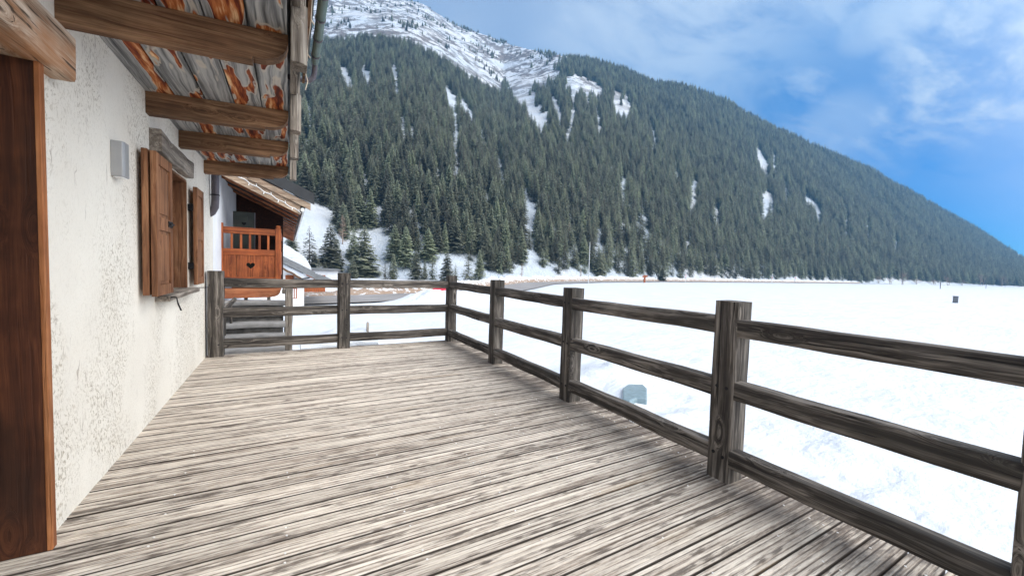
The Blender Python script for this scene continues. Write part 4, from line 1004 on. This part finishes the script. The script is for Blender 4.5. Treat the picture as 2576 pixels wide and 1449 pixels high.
# roof
SL = -.475
def rz_(x): return 3.06+SL*(x+.07)
RY0, RY1 = 9.6, 24.
b = MB(); b.prism([(-.6, rz_(-.6)+.045), (1.30, rz_(1.30)+.045), (1.30, rz_(1.30)+.13), (-.6, rz_(-.6)+.13)], 1, RY0+.05, RY1); nbb(b).build('roof_boards', MT['deepboard'], nb)
b = MB(); b.prism([(-.6, rz_(-.6)+.14), (1.36, rz_(1.36)+.17), (1.36, rz_(1.36)+.34), (-.6, rz_(-.6)+.37)], 1, RY0+.02, RY1+.2); nbb(b).build('roof_covering', MT['blackmetal'], nb)
yy = RY0+.42; 
while yy < RY1:
    b = MB(); b.prism([(-.6, rz_(-.6)), (1.24, rz_(1.24)), (1.24, rz_(1.24)+.045), (-.6, rz_(-.6)+.045)], 1, yy, yy+.07); nbb(b).build('rafter', MT['deepred'], nb); yy += .95
b = MB(); b.prism([(-.6, rz_(-.6)-.0), (1.27, rz_(1.27)-.0), (1.27, rz_(1.27)+.20), (-.6, rz_(-.6)+.20)], 1, RY0-.02, RY0+.03); nbb(b).build('verge_board', MT['tan_x'], nb, bevel=.004)
b = MB(); b.prism([(.35, rz_(.35)+.18), (1.46, rz_(1.46)+.20), (1.46, rz_(1.46)+.34), (.35, rz_(.35)+.30)], 1, RY0-.07, RY0-.024); nbb(b).build('verge_board', MT['tan_x'], nb, bevel=.004)
b = MB(); b.prism([(-.6, rz_(-.6)+.31), (1.53, rz_(1.53)+.355), (1.53, rz_(1.53)+.59), (-.6, rz_(-.6)+.545)], 1, RY0-.10, RY0-.072); nbb(b).build('verge_flashing', MT['blackmetal'], nb)
b = MB(); b.tube([(1.31, RY0-.08, rz_(1.3)+.12), (1.31, RY1, rz_(1.3)+.10)], .040, 14); nbb(b).build('gutter', MT['pole'], nb, smooth=True)
# string lights on that verge
b = MB(); pts_ = []
for k in range(41):
    t = k/40; x = .02+1.26*t; pts_.append((x, RY0-.028-.004*math.sin(k), rz_(x)+.155-.10*t+.012*math.sin(k*.9)))
b.tube(pts_, .009, 5)
for k in range(3, 40, 4): x, y, z = pts_[k]; s_ = 1 if (k//4) % 2 else -1; b.tube([(x, y, z), (x-.01, y-.02, z+s_*.05)], [.007, .009], 5)
o = b.build('light_string', MT['white'], smooth=True); tag(o, "white fairy light string along the neighbouring chalet's sloping verge board", 'string lights')

# ------------------------------------------------------------------ outdoor stairs between the houses
st = empty('outdoor_stairs', (.5, 8.7, GZ), label='worn grey stone steps with timber posts behind the far fence', cat='stairs')
def ss(b): b.v = [(x-.5, y-8.7, z-GZ) for x, y, z in b.v]; return b
Rs = random.Random(8)
for k in range(9):
    y0 = 7.75+.31*k; z1 = -.52+.185*k
    if z1 > .62: break
    b = MB(); b.beam((-.10, y0+.17, z1-.045), (1.0, y0+.17, z1-.045), .36, .09, Rs, jit=.006, rnd=.02, seg=10); ss(b).build('tread', MT['greyconc'], st, smooth=True)
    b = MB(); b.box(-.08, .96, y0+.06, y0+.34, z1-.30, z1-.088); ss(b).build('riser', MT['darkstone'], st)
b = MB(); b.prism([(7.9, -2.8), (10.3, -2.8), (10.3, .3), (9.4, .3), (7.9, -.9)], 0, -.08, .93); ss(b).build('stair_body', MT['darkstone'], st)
b = MB(); b.beam((1.06, 9.3, -2.8), (1.06, 9.3, .90), .14, .14, Rs, jit=.008, rnd=.02, seg=22); ss(b).build('newel_post', MT['grey_z'], st, smooth=True)
b = MB(); b.beam((.02, 10.6, .50), (.96, 10.6, .49), .08, .09, Rs); ss(b).build('cross_rail', MT['grey_x'], st, smooth=True)
for x in (.22, .66): b = MB(); b.beam((x, 10.68, -.6), (x, 10.68, .78), .07, .07, Rs); ss(b).build('rail_post', MT['grey_z'], st, smooth=True)
b = MB(); b.beam((.98, 9.45, .80), (.98, 10.5, .85), .08, .08, Rs); ss(b).build('side_rail', MT['grey_y'], st, smooth=True)
for k, x in enumerate((-.03, .03, .10)):
    b = MB(); b.beam((x, 8.55+.3*k, -2.6), (x, 8.55+.3*k, .62), .045, .045, Rs, jit=.004); ss(b).build('baluster', MT['rail_z'], st, smooth=True)
b = MB(); b.beam((.0, 8.5, .52), (.14, 9.4, .66), .05, .08, Rs); ss(b).build('slanting_rail', MT['rail_y'], st, smooth=True)
# low stone wall and lower platform seen under the bottom rail
b = MB(); b.box(1.35, 3.0, 10.2, 10.9, GZ-.2, -.62); o = sw = empty('stone_wall', (2.2, 10.5, GZ)); b.v = [(x-2.2, y-10.5, z-GZ) for x, y, z in b.v]; b.build('masonry', MT['darkstone'], sw, bevel=.05); tag(o, 'low dark stone wall capped with snow below the far rail', 'wall')
b = MB(); b.beam((1.3, 10.55, -.55), (3.02, 10.55, -.52), .74, .16, Rs, jit=.02, rnd=.06, seg=16)
b.v = [(x-2.2, y-10.5, z-GZ) for x, y, z in b.v]; b.build('snow_cap', MT['snow'], sw, smooth=True)

# ------------------------------------------------------------------ third house and garage down the street
h3 = empty('white_house', (2.0, 38, GZ), label='white house with thick snow on its sloping roof beyond the balcony', cat='house')
def hh(b): b.v = [(x-2., y-38, z-GZ) for x, y, z in b.v]; return b
Q = lambda px, py: un(px, py, 1, 38.)
xw = float(Q(765, 700)[0])
b = MB(); b.prism([(-6, -2.9), (xw, -2.9), (xw, .35), (-1.0, 2.3), (-6, 2.3)], 1, 38, 50); hh(b).build('wall', MT['white'], h3)
pA, pB, pC = Q(700, 634), Q(792, 683), Q(842, 706)
def lin(t): return (pA[0]+(pB[0]-pA[0])*t, pA[2]+(pB[2]-pA[2])*t)
(ax_, az), (bx, bz), (cx, cz) = (pA[0], pA[2]), (pB[0], pB[2]), (pC[0], pC[2])
b = MB(); b.prism([(ax_-4, az+1.9), (bx, bz-.05), (bx, bz-.60), (ax_-4, az+1.3)], 1, 37.0, 51); hh(b).build('roof', MT['grymetal'], h3)
b = MB(); b.prism([(bx+.02, bz-.25), (cx, cz), (cx, cz-.22), (bx+.02, bz-.7)], 1, 38.2, 50); hh(b).build('lower_roof', MT['grymetal'], h3)
b = MB(); b.prism([(ax_-4, az+1.3), (bx-.1, bz-.62), (bx-.6, bz-.85), (xw-.2, .0), (ax_-4, az+.6)], 1, 37.25, 38.); hh(b).build('verge_cladding', MT['whitewall'], h3)
b = MB(); b.beam((ax_-3, 37.2, az+1.0), (xw+.4, 37.2, bz-1.1), .12, .14, Rs, jit=.04, seg=30); hh(b).build('ragged_verge', MT['brown_x'], h3)
Rr = random.Random(4)
b = MB(); n = 40; top = []
for k in range(n+1):
    t = k/n; x = ax_-4+(bx-.3-ax_+4)*t; base = az+1.9+(bz-.05-az-1.9)*(x-ax_+4)/(bx-ax_+4); top.append((x, base+.02, base+1.0*math.sin(min(1, (1-t)*6+.1)*PI/2)+.06*math.sin(k*.7)))
b.prism([(x, lo) for x, lo, _ in top]+[(x, hi) for x, _, hi in reversed(top)], 1, 37.15, 50.8)
hh(b).build('roof_snow', MT['snow'], h3, smooth=True)
wy = 37.97
for (a, c_, t_, bo, nm, sub) in ((681+14.5, 694+14.5+0, 0, 0, None, None),): pass
def h3rect(nm, px0, px1, py0, py1, mat, y0=37.9, par=h3, bars=0):
    A, B_ = un(px0, py0, 1, y0), un(px1, py1, 1, y0); b = MB(); b.box(A[0], B_[0], y0, 38.0-.002, B_[2], A[2]); o = hh(b).build(nm, mat, par)
    if bars:
        b = MB(); w = (B_[0]-A[0])/(2*bars+1)
        for k in range(bars): b.box(A[0]+w*(2*k+1), A[0]+w*(2*k+2), y0-.03, y0-.003, B_[2]+.05, A[2]-.05)
        hh(b).build('bars', MT['white'], o)
h3rect('shutter', 718, 739, 692, 707, MT['rust'])
h3rect('window', 722, 747, 725, 751, MT['rust'], bars=4)
b = MB(); A, B_ = un(718, 706, 1, 37.3), un(779, 697, 1, 37.3); b.prism([(A[0], A[2]), (B_[0], B_[2]), (B_[0], B_[2]-.10), (A[0], A[2]-.12)], 1, 37.1, 37.95); hh(b).build('canopy', MT['blackmetal'], h3)
A, B_ = un(764, 718, 1, 57), un(850, 740, 1, 57)
gr = empty('garage', (float(A[0]), 57, GZ), label='low garage with an orange wooden front beside the white house', cat='garage')
gx0, gx1 = float(A[0]), float(B_[0])
b = MB(); b.box(0, gx1-gx0, 0, 6, -.3, 2.9); b.build('wall', MT['whitewall'], gr)
b = MB(); b.box(.05, (gx1-gx0)*.62, -.06, -.002, .0, 2.3); dr = b.build('door', MT['rust'], gr)
b = MB()
for k in range(9): b.box(.05+k*(gx1-gx0)*.069, .08+k*(gx1-gx0)*.069, -.075, -.062, 0, 1.7)
b.build('battens', MT['brown_z'], dr)
b = MB(); b.prism([(-.2, 2.95), (gx1-gx0+.3, 2.92), (gx1-gx0+.3, 3.1), (-.2, 3.15)], 1, -.4, 6.2); b.build('roof', MT['grymetal'], gr)

# ------------------------------------------------------------------ air
print('mountain', V_MT.min(0), V_MT.max(0)); b = MB(); b.box(-1700, 2150, -960, 1750, GZ-1.6, float(V_MT[:, 2].max())+40)
m = M('thin_air'); m.n.remove(m.b); pv = m.n.new('ShaderNodeVolumePrincipled'); pv.inputs['Color'].default_value = (.14, .40, .76, 1); pv.inputs['Density'].default_value = .00042; pv.inputs['Anisotropy'].default_value = .1
m.l.new(pv.outputs[0], m.out.inputs['Volume'])
HAZE = True
if HAZE:
    o = b.build('haze', m.m); tag(o, 'thin pale mountain air', kind='stuff')
